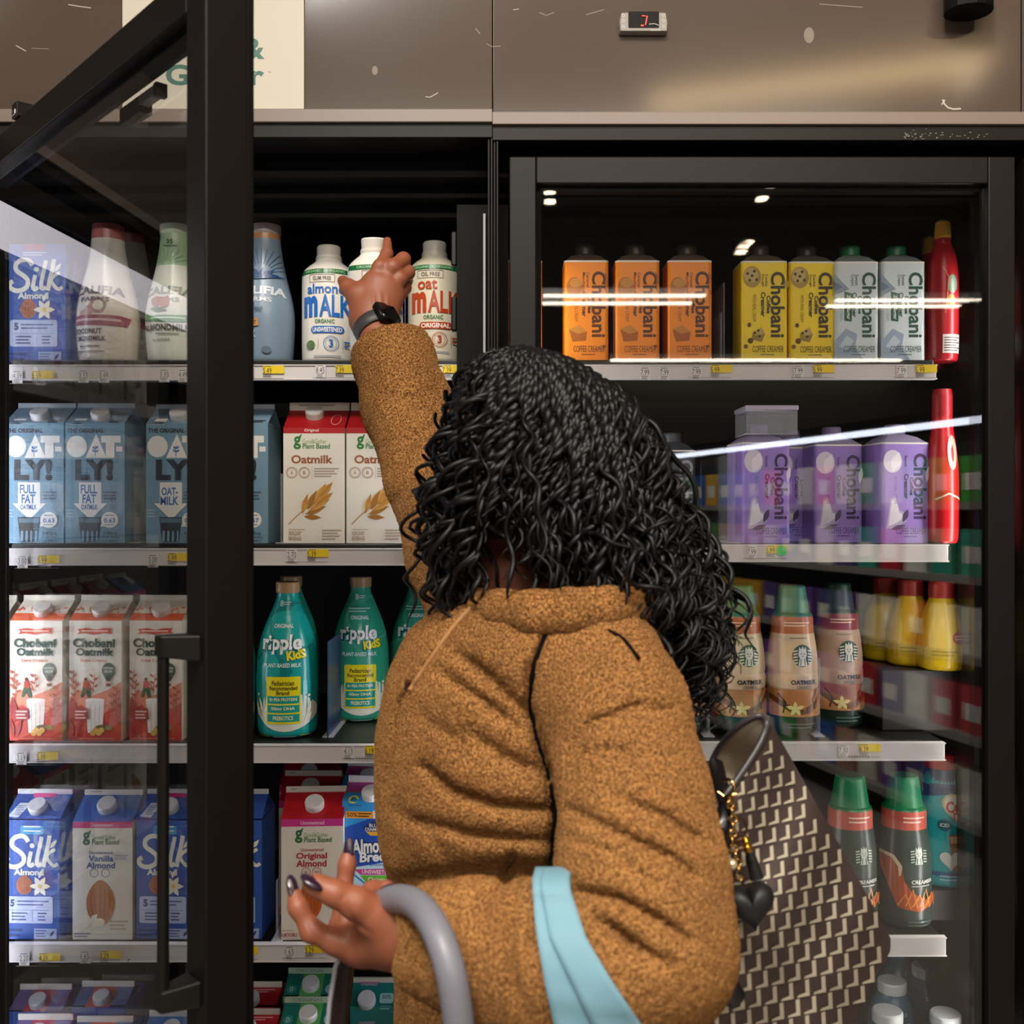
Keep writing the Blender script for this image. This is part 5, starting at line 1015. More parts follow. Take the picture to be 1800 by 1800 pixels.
m2 = nt.nodes.new('ShaderNodeMath'); m2.operation = 'MULTIPLY_ADD'; m2.inputs[1].default_value = .6; nt.links.new(n1.outputs[0], m2.inputs[0])
m3 = nt.nodes.new('ShaderNodeMath'); m3.operation = 'MULTIPLY'; m3.inputs[1].default_value = .4; nt.links.new(n3.outputs[0], m3.inputs[0]); nt.links.new(m3.outputs[0], m2.inputs[2])
nt.links.new(m2.outputs[0], cr.inputs[0]); nt.links.new(cr.outputs[0], b.inputs['Base Color'])
HAIR, nt, b = nodes('black_hair'); b.inputs['Base Color'].default_value = lin(0x080606); b.inputs['Roughness'].default_value = .46; b.inputs['Specular IOR Level'].default_value = .30
NAIL = M(0x2c1a2c, .18); DARK = M(0x1c1a1c, .8)

PB = W(900, 900, 1.12); PB.z = 0
PERSON = tag(empty('person', PB), 'person with long curly black hair in a tan fleece jacket reaching for a bottle', 'person')
# --- jacket
JF = Field((-.34, .70, .62), (.36, 1.60, 1.72), .0042)
P = lambda x, y, Y: tuple(W(x, y, Y))
def row(y, l, r, Y, b_, cy): z = ZC+(900-y)/1800*Y; return (z, ((l+r)/2-900)/1800*Y, cy, (r-l)/2/1800*Y, b_)
JF.slices([row(1065, 772, 1040, 1.12, .10, 1.13), row(1110, 716, 1130, 1.12, .15, 1.13), row(1180, 682, 1170, 1.12, .175, 1.13), row(1290, 660, 1185, 1.12, .185, 1.13), row(1400, 659, 1190, 1.12, .185, 1.13),
           row(1480, 666, 1190, 1.12, .172, 1.135), row(1540, 676, 1190, 1.12, .150, 1.145), row(1600, 686, 1190, 1.12, .145, 1.15), row(1750, 690, 1190, 1.12, .15, 1.15), row(1990, 690, 1195, 1.12, .185, 1.13)], .02)
JF.ell(P(985, 1140, 1.03), (.10, .09, .055), .05)
# raised far arm
JF.chain([(P(870, 1090, 1.20), .075), (P(812, 975, 1.27), .066), (P(757, 840, 1.35), .0575), (P(716, 715, 1.42), .060), (P(692, 632, 1.46), .0555), (P(688, 612, 1.47), .053)], .02)
# near arm: shoulder, elbow, cuff
JF.chain([(P(1055, 1165, .99), .058), (P(1082, 1250, .945), .064), (P(1108, 1400, .905), .067), (P(1122, 1540, .865), .072), (P(1122, 1640, .845), .075)], .022)
JF.chain([(P(1128, 1640, .845), .073), (P(1050, 1690, .832), .064), (P(930, 1688, .830), .060), (P(830, 1663, .845), .052), (P(740, 1650, .875), .043), (P(722, 1648, .88), .041)], .014)
JF.ell(P(1150, 1690, .85), (.06, .055, .05), .03)
JF.smooth(2)
for pl, w, dp in (
    ([(790, 1140), (860, 1190), (930, 1262)], 13, .012), ([(768, 1178), (850, 1232), (925, 1290)], 11, .009), ([(742, 1345), (800, 1392), (870, 1415), (968, 1424)], 10, .017), ([(735, 1440), (830, 1468), (965, 1480)], 11, .013),
    ([(820, 1285), (890, 1335), (960, 1362)], 15, .011), ([(903, 1500), (885, 1560)], 9, .014), ([(690, 1420), (760, 1470), (800, 1530)], 14, .006), ([(730, 1250), (800, 1300), (830, 1340)], 14, .006),
    ([(962, 1108), (937, 1170), (931, 1238), (944, 1300), (966, 1368), (976, 1430), (970, 1500), (964, 1560)], 7, .016),
    ([(1005, 1310), (1050, 1266), (1110, 1242), (1185, 1248)], 8, .008), ([(1000, 1325), (1060, 1318), (1130, 1328), (1200, 1332)], 10, .006),
    ([(1005, 1425), (1090, 1468), (1180, 1510), (1225, 1545)], 13, .014), ([(1090, 1405), (1170, 1440), (1245, 1490)], 13, .012), ([(1000, 1470), (1080, 1500), (1160, 1560)], 9, .006),
    ([(1012, 1565), (1090, 1580), (1160, 1618), (1215, 1655)], 10, .016), ([(1060, 1620), (1120, 1662), (1180, 1700)], 11, .012), ([(1030, 1600), (1090, 1640), (1140, 1690)], 8, .008),
    ([(866, 1572), (862, 1640)], 8, .008), ([(906, 1566), (902, 1660)], 7, .009), ([(886, 1590), (900, 1690), (925, 1790)], 8, .010), ([(925, 1580), (930, 1680)], 7, .006), ([(840, 1570), (838, 1650)], 8, .005),
    ([(752, 1600), (745, 1700)], 7, .007), ([(790, 1580), (800, 1740)], 9, .004), ([(730, 1610), (716, 1690)], 5, .005),
    ([(845, 1050), (792, 1108), (742, 1180), (706, 1232), (692, 1300), (678, 1400)], 5, .006)): JF.groove(pl, w, dp, 1.12)
for pl, w, dp in (([(690, 830), (730, 770), (790, 735)], 13, .008), ([(700, 880), (740, 830), (790, 810)], 13, .007), ([(660, 690), (720, 705), (775, 680)], 12, .005), ([(715, 920), (760, 880)], 12, .006)): JF.groove(pl, w, dp, 1.6)
JF.groove([(715, 1545), (800, 1538), (900, 1536), (985, 1546)], 20, .013, 1.12, .915); JF.groove([(880, 1520), (975, 1530)], 22, .006, 1.12, .915)
# cut the sleeves square at the cuffs and hollow them
for a, c, r, rad in ((P(706, 682, 1.436), P(691, 612, 1.473), .040, .10), (P(790, 1652, .868), P(728, 1648, .878), .031, .075)):
    a = np.array(a); c = np.array(c); ba = c-a; L_ = np.linalg.norm(ba); ba = ba/L_
    lo = c-rad; hi = c+rad; sl, X, Y, Z = JF.sub(lo, hi)
    t = (X-c[0])*ba[0]+(Y-c[1])*ba[1]+(Z-c[2])*ba[2]
    rd = np.sqrt((X-c[0]-t*ba[0])**2+(Y-c[1]-t*ba[1])**2+(Z-c[2]-t*ba[2])**2)
    d = JF.D[sl]; hh = np.where(rd < rad*.95, t+.004*np.sin(np.arctan2(Z-c[2], Y-c[1])*5), -1.)
    k = .010; q = np.clip(.5-.5*(d-hh)/k, 0, 1); d = d*(1-q)+hh*q+k*q*(1-q)
    JF.D[sl] = np.maximum(d, np.where(t > -.03, r-rd, -1.)).astype(np.float32)
V, Q = JF.mesh()
# nubby pile: small real displacement along the normal
def nub(V, Q, amp):
    me = bpy.data.meshes.new('t'); me.from_pydata(V.tolist(), [], Q.tolist()); me.update()
    N = np.zeros(len(V)*3, np.float32); me.vertices.foreach_get('normal', N); bpy.data.meshes.remove(me); N = N.reshape(-1, 3)
    r = rng.normal(0, 1, len(V)).astype(np.float32)
    return V+N*(amp*np.clip(r, -1.6, 1.6))[:, None]
def mesh_np(name, V, Q, T, mat, parent, loc=None):
    me = bpy.data.meshes.new(name); me.vertices.add(len(V)); me.vertices.foreach_set('co', np.asarray(V, np.float32).ravel())
    nq, nt_ = len(Q), len(T); me.loops.add(nq*4+nt_*3); me.loops.foreach_set('vertex_index', np.concatenate([np.asarray(Q, np.int32).ravel(), np.asarray(T, np.int32).ravel()]))
    me.polygons.add(nq+nt_); me.polygons.foreach_set('loop_start', np.concatenate([np.arange(nq, dtype=np.int32)*4, nq*4+np.arange(nt_, dtype=np.int32)*3]))
    me.polygons.foreach_set('use_smooth', np.ones(nq+nt_, bool)); me.materials.append(mat); me.update(calc_edges=True)
    o = bpy.data.objects.new(name, me); COL.objects.link(o); o.parent = parent
    if loc is not None: o.location = loc
    return o
def pile(V, Q):                     # curly tufts of the fleece, rooted all over the cloth
    A = V[Q[:, 0]]; B = V[Q[:, 1]]; Cc = V[Q[:, 2]]; D_ = V[Q[:, 3]]
    N = np.cross(Cc-A, D_-B); ar = np.linalg.norm(N, axis=1); N /= ar[:, None]+1e-12
    rep = 3; S = np.concatenate([np.arange(len(Q))]*rep); n = len(S)
    u, v = rng.random((n, 1)), rng.random((n, 1)); P0 = (A[S]*(1-u)+B[S]*u)*(1-v)+(D_[S]*(1-u)+Cc[S]*u)*v; N = N[S]
    r1 = rng.normal(0, 1, (n, 3)); t1 = np.cross(N, r1); t1 /= np.linalg.norm(t1, axis=1)[:, None]+1e-9; t2 = np.cross(N, t1)
    L = rng.uniform(.0016, .0029, (n, 1)); w = rng.uniform(.0006, .0010, (n, 1))
    vs = []
    for k in range(3): a = 2*math.pi*k/3; vs.append(P0-N*.0006+(t1*math.cos(a)+t2*math.sin(a))*w*1.2)
    M1 = P0+N*L*.55+t1*L*.35
    for k in range(3): a = 2*math.pi*k/3; vs.append(M1+(t1*math.cos(a)+t2*math.sin(a))*w)
    vs.append(P0+N*L*.75+t1*L*.85+t2*L*rng.normal(0, .3, (n, 1)))
    P_ = np.stack(vs, 1).reshape(-1, 3); b0 = (np.arange(n)*7)[:, None]; T = []
    for k in range(3):
        j = (k+1) % 3; T += [np.concatenate([b0+k, b0+j, b0+3+j], 1), np.concatenate([b0+k, b0+3+j, b0+3+k], 1), np.concatenate([b0+3+k, b0+3+j, b0+6], 1)]
    return P_, np.concatenate(T)
def cloth(name, V, Q, parent, loc=None):
    P_, T = pile(V, Q); return mesh_np(name, np.concatenate([V, P_]), Q, T+len(V), FLEECE, parent, loc)
JACKET = cloth('jacket', nub(V, Q, .0004), Q, PERSON, -PERSON.location); JACKET['label'] = 'tan teddy fleece jacket'
# collar
CF = Field((-.12, .90, 1.20), (.20, 1.28, 1.40), .0036)
ring = [(P(846, 1064, 1.04), .013), (P(885, 1076, 1.0), .0165), (P(940, 1082, .97), .019), (P(1000, 1080, .96), .0195), (P(1060, 1075, .97), .0195), (P(1115, 1068, 1.0), .0185), (P(1136, 1058, 1.06), .017), (P(1100, 1050, 1.14), .013), (P(1000, 1045, 1.19), .012), (P(900, 1052, 1.17), .012), (P(848, 1060, 1.10), .012)]
CF.chain(ring, .012)
CF.chain([(tuple(np.array(p)+np.array((0, .006, .006))), r*.7) for p, r in ring[:8]], .012)
V, Q = CF.mesh(); o = cloth('collar', nub(V, Q, .0004), Q, JACKET)
# front opening flap, its trim, and the dark piping round the armhole
def on_jacket(px, py, off=-.002):
    d = np.array(W(px, py, 1.)-Vector((0, 0, ZC))); ys = np.arange(.72, 1.5, .002)
    pts = ys[:, None]*d[None, :]+np.array((0, 0, ZC)); ii = np.round((pts-JF.b0)/JF.h).astype(int)
    ok = np.all((ii >= 0) & (ii < np.array(JF.D.shape)), 1); val = np.where(ok, JF.D[tuple(np.clip(ii, 0, np.array(JF.D.shape)-1).T)], 1.)
    k = np.argmax(val < 0); return Vector(pts[k])+Vector((0, off, 0))
def line_on(pts, off=-.002, n=6):
    out = []
    for a, b_ in zip(pts, pts[1:]):
        for i in range(n): out.append((a[0]+(b_[0]-a[0])*i/n, a[1]+(b_[1]-a[1])*i/n))
    out.append(pts[-1]); L = [on_jacket(x, y, off) for x, y in out]
    for _ in range(2): L = [L[0]]+[(L[i-1]+L[i]*2+L[i+1])/4 for i in range(1, len(L)-1)]+[L[-1]]
    return L
m = MB(); m.tube(line_on([(960, 1112), (938, 1170), (932, 1238), (945, 1300), (966, 1368), (975, 1425), (971, 1490), (966, 1545)], -.0035), .0031, M(0x080707, .9, spec=.1), 8); o = m.build('piping', None); o.parent = JACKET
m = MB(); m.tube(line_on([(1068, 1107), (1094, 1120), (1122, 1156)], -.0030), .0018, M(0x080707, .9, spec=.1), 8); o = m.build('piping', None); o.parent = JACKET
m = MB(); m.tube(line_on([(846, 1052), (818, 1078), (792, 1108), (742, 1180), (720, 1214)], -.0035), .0028, M(0x96693c, .7), 8)
o = m.build('zip_trim', None); o.parent = JACKET
m = MB(); L = line_on([(718, 1196), (716, 1210)], -.003); m.tube([L[0], L[-1]], .0032, M(0x5a3a28, .3, .5), 8); o = m.build('zip_pull', None); o.parent = JACKET

# --- body: head and neck, both hands and forearms, trunk and legs
# face looks left, a little away from the camera, and up
HC = np.array(P(935, 815, 1.13)); fwd = Vector((-.80, .55, .22)).normalized(); upv = Vector((.10, .02, .99)); upv = (upv-fwd*upv.dot(fwd)).normalized(); rt = fwd.cross(upv)
def Hh(f, u, r): return tuple(HC+np.array(fwd*f+upv*u+rt*r))
Qm = [list(fwd), list(upv), list(rt)]; ROT = np.array(Qm)   # rows are axes
def ellh(F, c, r, k): F.ell(c, r, k, rot=ROT.T)
HF = Field((-.20, .92, 1.10), (.20, 1.34, 1.62), .003)
ellh(HF, Hh(-.01, .03, 0), (.098, .088, .076), .02); ellh(HF, Hh(.035, -.035, 0), (.062, .075, .060), .03)
HF.cap(Hh(.086, .012, 0), Hh(.108, -.022, 0), .008, .012, .012); ellh(HF, Hh(.060, -.085, 0), (.028, .022, .026), .02)
for sg in (-1, 1):
    ellh(HF, Hh(.078, .022, sg*.030), (.016, .008, .018), .01); HF.cap(Hh(.083, .032, sg*.012), Hh(.070, .036, sg*.045), .006, .005, .01)
    HF.ell(Hh(-.005, -.005, sg*.078), (.012, .012, .026), .008); HF.ell(Hh(.060, -.025, sg*.042), (.022, .022, .020), .02)
HF.cap(Hh(.094, -.050, -.018), Hh(.094, -.050, .018), .0055, .0055, .006); HF.cap(Hh(.092, -.060, -.014), Hh(.092, -.060, .014), .006, .006, .005)
HF.chain([(Hh(-.02, -.03, 0), .052), (P(905, 1030, 1.13), .054), (P(930, 1120, 1.13), .07)], .03)
head = HF.mesh()
# reaching hand: back of the hand to the camera, thumb left, fingers closed round the right side of the bottle
RF = Field((-.30, 1.38, 1.58), (-.10, 1.70, 1.86), .0016)
RF.chain([(P(706, 660, 1.445), .027), (P(662, 588, 1.49), .0255), (P(650, 560, 1.505), .027)], .01)
for a, c, r0, r1 in (((648, 562, 1.505), (640, 520, 1.512), .024, .018), ((655, 562, 1.505), (662, 500, 1.512), .026, .019), ((664, 560, 1.508), (684, 505, 1.515), .025, .017), ((668, 556, 1.51), (694, 522, 1.522), .022, .014)): RF.cap(P(*a), P(*c), r0, r1, .016)
def finger(F, pts, rs, k=.004): F.chain([(P(*p), r) for p, r in zip(pts, rs)], k)
finger(RF, [(655, 500, 1.512), (668, 470, 1.512), (680, 446, 1.535), (681, 424, 1.556)], [.0130, .0108, .0086, .0064], .006)
finger(RF, [(672, 498, 1.514), (690, 470, 1.513), (709, 456, 1.532), (711, 470, 1.565), (702, 478, 1.59)], [.0135, .0115, .0105, .0095, .008], .005)
finger(RF, [(684, 508, 1.516), (702, 490, 1.517), (717, 479, 1.537), (714, 494, 1.568), (702, 500, 1.59)], [.0125, .011, .010, .009, .0075], .005)
finger(RF, [(690, 524, 1.524), (704, 514, 1.530), (712, 506, 1.548), (706, 520, 1.57)], [.011, .0095, .009, .0075], .005)
finger(RF, [(645, 548, 1.508), (628, 520, 1.508), (613, 506, 1.520), (603, 494, 1.545)], [.019, .0145, .0115, .0085], .010)
RF.cap(P(632, 520, 1.512), P(650, 496, 1.515), .008, .009, .012)
for pl in ([(668, 512), (672, 548)], [(682, 520), (680, 550)], [(655, 512), (660, 545)]): RF.groove(pl, 3.2, -.0011, 1.6)
rhand = RF.mesh()
# open hand: palm up, thumb nearest the camera, index rising at the left, two fingers behind
LF = Field((-.225, .78, .93), (-.02, 1.05, 1.14), .0015)
LF.chain([(P(800, 1650, .87), .030), (P(735, 1645, .88), .0275), (P(700, 1642, .885), .0265)], .01)
for a, c, r0, r1 in (((700, 1640, .885), (640, 1655, .90), .026, .019), ((702, 1650, .89), (622, 1664, .905), .022, .014), ((698, 1630, .89), (630, 1640, .915), .023, .013), ((690, 1640, .90), (640, 1632, .925), .020, .013)): LF.cap(P(*a), P(*c), r0, r1, .014)
LF.cap(P(698, 1630, .88), P(655, 1611, .868), .018, .0145, .016)
finger(LF, [(670, 1613, .872), (626, 1588, .862), (588, 1570, .858), (556, 1557, .858), (546, 1553, .859)], [.0160, .0124, .0098, .0082, .0060], .008)
finger(LF, [(640, 1664, .90), (590, 1655, .893), (548, 1637, .888), (524, 1595, .892), (514, 1560, .90)], [.0140, .0102, .0085, .0072, .0050], .008)
finger(LF, [(625, 1645, .915), (604, 1620, .93), (603, 1570, .943), (610, 1520, .95), (613, 1492, .955)], [.0120, .0102, .0086, .0074, .0052], .006)
finger(LF, [(628, 1650, .91), (606, 1640, .908), (596, 1628, .915), (607, 1615, .908)], [.0115, .0095, .0085, .0062], .006)
finger(LF, [(662, 1605, .920), (642, 1584, .93), (655, 1567, .922), (679, 1562, .910)], [.0125, .010, .009, .0075], .006)
LF.groove([(560, 1655), (540, 1620)], 4, .0012); LF.groove([(612, 1600), (628, 1625), (650, 1640)], 5, .0015); LF.groove([(598, 1583), (606, 1574)], 3, .0008)
lhand = LF.mesh()
# trunk, hips and legs (below the frame) standing on the floor
TF = Field((-.26, .88, .02), (.28, 1.36, 1.42), .012)
cx = .03
TF.slices([(.78, cx, 1.15, .11, .115), (.95, cx, 1.15, .10, .105), (1.15, cx, 1.14, .11, .12), (1.26, cx, 1.13, .085, .11), (1.30, cx, 1.13, .06, .07)], .03)
for sg in (-1, 1): TF.chain([((cx, 1.15+sg*.065, .78), .070), ((cx-.01, 1.15+sg*.08, .47), .054), ((cx+.01, 1.13+sg*.09, .09), .042)], .03); TF.cap((cx+.02, 1.13+sg*.09, .055), (cx-.13, 1.13+sg*.10, .045), .042, .034, .02)
trunk = TF.mesh()
BODY = mesh_obj('body', [head, rhand, lhand, trunk], PERSON, [SKIN]); BODY['label'] = 'brown skin of face and hands'
TF = Field((-.26, .88, .06), (.30, 1.38, .98), .010)
TF.slices([(.72, cx, 1.15, .13, .135), (.82, cx, 1.15, .125, .125), (.93, cx, 1.15, .115, .11)], .03)
for sg in (-1, 1): TF.chain([((cx, 1.15+sg*.07, .78), .080), ((cx-.01, 1.15+sg*.08, .47), .066), ((cx+.01, 1.13+sg*.09, .13), .056)], .03)
mesh_obj('trousers', [TF.mesh()], PERSON, [M(0x1b1a1d, .8)])
for sg in (-1, 1):
    SF = Field((-.22, .93, 0), (.16, 1.33, .16), .007); SF.cap((cx+.03, 1.13+sg*.09, .05), (cx-.13, 1.13+sg*.10, .046), .049, .042, .02); SF.cap((cx+.01, 1.13+sg*.09, .05), (cx+.01, 1.13+sg*.09, .12), .05, .047, .02); SF.D = np.maximum(SF.D, .004-SF.Z)
    mesh_obj('shoe', [SF.mesh()], PERSON, [M(0xd8d4cc, .6)])
# eyes, nails
for sg in (-1, 1):
    m = MB(); m.lathe([(.0117*math.sin(t), -.0117*math.cos(t)) for t in [.02+i*math.pi/12*.995 for i in range(13)]], M(0xe8e2da, .2), 18, cap=False); m.lathe([(.0055, .0108), (.0001, .0121)], M(0x2a1a12, .15), 16, cap=False)
    o = m.build('eye', None); o.parent = BODY; o.location = Hh(.080, .012, sg*.030); o.rotation_euler = fwd.to_track_quat('Z', 'Y').to_euler()
def nail(p, q, w, l):
    p = Vector(P(*p)); q = Vector(P(*q)); m = MB(); m.lathe([(max(w*math.sin(t), 1e-4), -l*math.cos(t)) for t in [i*math.pi/10 for i in range(11)]], NAIL, 16, cap=False, sy=.45)
    o = m.build('fingernail', None); o.parent = BODY; o.location = p; o.rotation_euler = (q-p).normalized().to_track_quat('Z', 'Y').to_euler()
nail((549, 1551, .8515), (536, 1542, .853), .0078, .0115); nail((514, 1559, .897), (510, 1540, .902), .0052, .011); nail((613, 1494, .951), (614, 1470, .955), .0052, .011); nail((680, 1560, .905), (688, 1558, .903), .006, .007); nail((682, 424, 1.552), (682, 410, 1.566), .0055, .009)
# wrist watch
WT = Vector(P(660, 580, 1.4935)); wd_ = (Vector(P(650, 560, 1.505))-Vector(P(700, 650, 1.45))).normalized(); u1 = wd_.cross(Vector((0, -1, 0))).normalized(); u2 = wd_.cross(u1)
m = MB(); n = 40; V = []; rr = .0285
for (dr_, dz) in ((0, -.011), (.0028, -.010), (.0028, .010), (0, .011)):
    V += [WT+(u1*math.cos(2*math.pi*i/n)+u2*math.sin(2*math.pi*i/n))*(rr+dr_)+wd_*dz for i in range(n)]
m.add(V, [(j*n+i, j*n+(i+1) % n, ((j+1) % 4)*n+(i+1) % n, ((j+1) % 4)*n+i) for j in range(4) for i in range(n)], M(0x3a3839, .5), True)
WA = m.build('wristwatch', None); WA.parent = PERSON; WA.location = -PERSON.location; WA['label'] = 'dark square wristwatch on a grey band'
ctr = WT+(Vector((.72, -.69, .0))-wd_*Vector((.72, -.69, 0)).dot(wd_)).normalized()*(rr+.003); nrm = (ctr-WT).normalized(); tx_ = nrm.cross(wd_)
m = MB()
pl = []
for cx_, cy_, a0 in ((.012, .012, 0), (-.012, .012, 90), (-.012, -.012, 180), (.012, -.012, 270)): pl += [(cx_+.006*math.cos(R(a0+i*30)), cy_+.006*math.sin(R(a0+i*30))) for i in range(4)]
V = [ctr+tx_*x*q+wd_*y*q+nrm*z for q, z in ((1, -.004), (1, .004), (.86, .0065)) for x, y in pl]; n = len(pl)
m.add(V, [(j*n+i, j*n+(i+1) % n, (j+1)*n+(i+1) % n, (j+1)*n+i) for j in range(2) for i in range(n)], M(0x1a1819, .2, .4), True); m.add(V[2*n:], [tuple(range(n))], M(0x0c0a0a, .06))
o = m.build('watch_case', None); o.parent = WA
# ------------------------------------------------------------------ hair: rope twists at the crown that loosen into ringlets
YS = [612, 618, 625, 640, 660, 700, 750, 800, 850, 900, 950, 1000, 1060, 1130, 1220]
HW = [1, 12, 44, 80, 104, 138, 164, 182, 196, 206, 213, 218, 224, 216, 200]
CX = [905, 906, 909, 916, 926, 944, 958, 968, 974, 978, 986, 997, 1010, 1026, 1040]
YH = 1.10; K = YH/1800
def henv(y): return np.interp(y, YS, HW), np.interp(y, YS, CX)
tubes_v, tubes_f = [], []
nv = 0
def add_tube_np(Pc, rad, n=5):
    global nv
    k = len(Pc); T = np.gradient(Pc, axis=0); T /= np.linalg.norm(T, axis=1)[:, None]+1e-9
    ref = np.array((.31, .87, .38)); U = np.cross(T, ref); U /= np.linalg.norm(U, axis=1)[:, None]+1e-9; Wd = np.cross(T, U)
    a = 2*np.pi*np.arange(n)/n
    V = Pc[:, None, :]+rad[:, None, None]*(U[:, None, :]*np.cos(a)[None, :, None]+Wd[:, None, :]*np.sin(a)[None, :, None])
    i = np.arange(k-1)[:, None]*n; j = np.arange(n)[None, :]; j2 = (j+1) % n
    F = np.stack([i+j, i+j2, i+n+j2, i+n+j], -1).reshape(-1, 4)+nv
    tubes_v.append(V.reshape(-1, 3)); tubes_f.append(F); nv += k*n
def strand(phi, s, y0, y1, twist_until, tr, seed, single=False):
    g = np.random.default_rng(seed); n = int(40+(y1-y0)/4.5); y = np.linspace(y0, y1, n)
    hw, c = henv(y); ph = phi+g.uniform(-.25, .25)*((y-y0)/300.)+.05*np.sin(y/40.+g.uniform(0, 6))
    ss = s*(1+.03*np.sin(y/55.+g.uniform(0, 6)))
    px = c+hw*ss*np.cos(ph); dY = hw*K*.84*ss*np.sin(ph)
    x = (px-900)*K; z = ZC+(900-y)*K; Y = YH+dY
    base = np.stack([x, Y, z], 1)
    L = np.concatenate([[0], np.cumsum(np.linalg.norm(np.diff(base, axis=0), axis=1))])
    # resample evenly
    m = max(24, int(L[-1]/.0042)); q = np.linspace(0, L[-1], m); base = np.stack([np.interp(q, L, base[:, i]) for i in range(3)], 1); yy = np.interp(q, L, y)
    T = np.gradient(base, axis=0); T /= np.linalg.norm(T, axis=1)[:, None]+1e-9
    out = np.stack([np.cos(phi)*np.ones(m), np.sin(phi)*np.ones(m), np.zeros(m)], 1); U = out-T*(out*T).sum(1)[:, None]; U /= np.linalg.norm(U, axis=1)[:, None]+1e-9; Wd = np.cross(T, U)
    w = np.clip((yy-twist_until)/70., 0, 1); w = w*w*(3-2*w)
    p1 = g.uniform(.020, .028); p2 = g.uniform(.028, .060); rr = g.uniform(.005, .015)
    for h in range(1 if single else 2):
        a0 = math.pi*h+g.uniform(0, 6)*0
        ang_ = a0+np.cumsum(np.concatenate([[0], np.diff(q)*2*np.pi*((1-w[1:])/p1+w[1:]/(p2*(1+.25*h)))]))+w*h*1.7
        rad_h = (1-w)*tr*.85+w*rr*(1+.5*np.sin(q/.05+h))
        drift = (w*np.linspace(0, 1, m)**1.5)[:, None]*g.normal(0, .018, 3)[None, :]
        Pc = base+U*(rad_h*np.cos(ang_))[:, None]+Wd*(rad_h*np.sin(ang_))[:, None]+drift
        th = (1-w)*tr+w*g.uniform(.0016, .0036); end = np.linspace(0, 1, m); th = th*np.clip((1-end)/.12, .25, 1)
        add_tube_np(Pc, th)
def yend(cp, near):
    t = [(-1.1, 1105), (-.85, 1090), (-.76, 1005), (-.64, 915), (-.38, 925), (-.24, 995), (0, 1055), (.3, 1080), (.6, 1140), (.85, 1190), (1.1, 1185)]
    return np.interp(cp, [a for a, _ in t], [b for _, b in t])
sd = 100
for layer, (cnt, s0, s1, tr) in enumerate(((170, .95, 1.03, .0040), (150, .82, .95, .0042), (90, .70, .84, .0045))):
    for i in range(cnt):
        sd += 1; g = np.random.default_rng(sd)
        phi = -math.pi/2+g.uniform(-1, 1)*math.pi*(.62 if g.random() < .85 else 1.)
        cp, sp = math.cos(phi), math.sin(phi)
        if sp > .55 and cp < .2 and g.random() < .8: continue          # the face is on that side
        y0 = 616+abs(g.normal(0, 34))+layer*14; ye = yend(cp, sp)+g.normal(0, 34)-layer*12
        if cp < -.62 and g.random() < .62: continue
        strand(phi, g.uniform(s0, s1), y0, ye, g.uniform(680, 950)-(130 if cp < -.6 else 0), tr*g.uniform(.85, 1.15), sd)
for i in range(46):                                                   # loose single ringlets round the edge
    sd += 1; g = np.random.default_rng(sd); cp = g.choice([-1, 1, 1]); phi = (0 if cp > 0 else math.pi)-g.uniform(-.3, .9)*cp
    strand(phi, g.uniform(1.0, 1.09), g.uniform(680, 900), yend(cp, -1)+g.normal(-40, 60), 600, .002, sd, True)
HB_ = Field((-.20, .92, 1.18), (.26, 1.30, 1.60), .006)
rows = []
for y in (628, 645, 670, 700, 750, 800, 850, 900, 945):
    hw, c = henv(y); rows.append((ZC+(900-y)*K, (c+12-900)*K, YH-.012, hw*K*.80, hw*K*.70))
HB_.slices(rows, .0); bv, bq = HB_.mesh()
V = np.concatenate(tubes_v+[bv]); F = np.concatenate(tubes_f+[np.asarray(bq)+nv])
me = bpy.data.meshes.new('hair'); me.vertices.add(len(V)); me.vertices.foreach_set('co', V.astype(np.float32).ravel())
me.loops.add(len(F)*4); me.loops.foreach_set('vertex_index', F.astype(np.int32).ravel()); me.polygons.add(len(F)); me.polygons.foreach_set('loop_start', np.arange(0, len(F)*4, 4, dtype=np.int32)); me.polygons.foreach_set('use_smooth', np.ones(len(F), bool))
me.materials.append(HAIR); me.update(calc_edges=True); me.validate()
ho = bpy.data.objects.new('hair', me); COL.objects.link(ho); ho.parent = PERSON; ho.location = -PERSON.location; ho['label'] = 'long black twisted curly hair'

# ------------------------------------------------------------------ patterned tote bag under the near arm
BAGD = M(0x3b2d29, .6); CRM = M(0xaca18c, .6); LEA = M(0x131011, .28); LINING, nt, b = nodes('beige_lining'); b.inputs['Base Color'].default_value = lin(0xbcab92); b.inputs['Roughness'].default_value = .85; add_noise_bump(LINING, 900, .2, .0005)
add_noise_bump(BAGD, 1200, .25, .0004)
TOTE = tag(empty('tote_bag', W(1350, 1990, .95)), 'brown tote bag with cream angled pattern hanging behind the bent elbow', 'bag')
def yn(px, py): return .985-.00034*(1350-px)-.035*math.exp(-((px-1370)/130)**2-((py-1620)/190)**2)+.006*math.sin(px/23+py/60)+.0015*math.sin((px*.5-py)/17)
def lr(tab, y): return float(np.interp(y, [t[0] for t in tab], [t[1] for t in tab]))
NL = [(1266, 1347), (1310, 1335), (1378, 1290), (1450, 1240), (1600, 1180), (1790, 1130), (1990, 1120)]
NR = [(1266, 1353), (1400, 1428), (1520, 1495), (1650, 1566), (1672, 1565), (1690, 1556), (1730, 1532), (1800, 1500), (1990, 1460)]
FL = [(1257, 1332), (1270, 1306), (1285, 1288), (1310, 1266), (1335, 1252), (1380, 1240), (1450, 1215), (1600, 1160), (1790, 1125), (1990, 1118)]
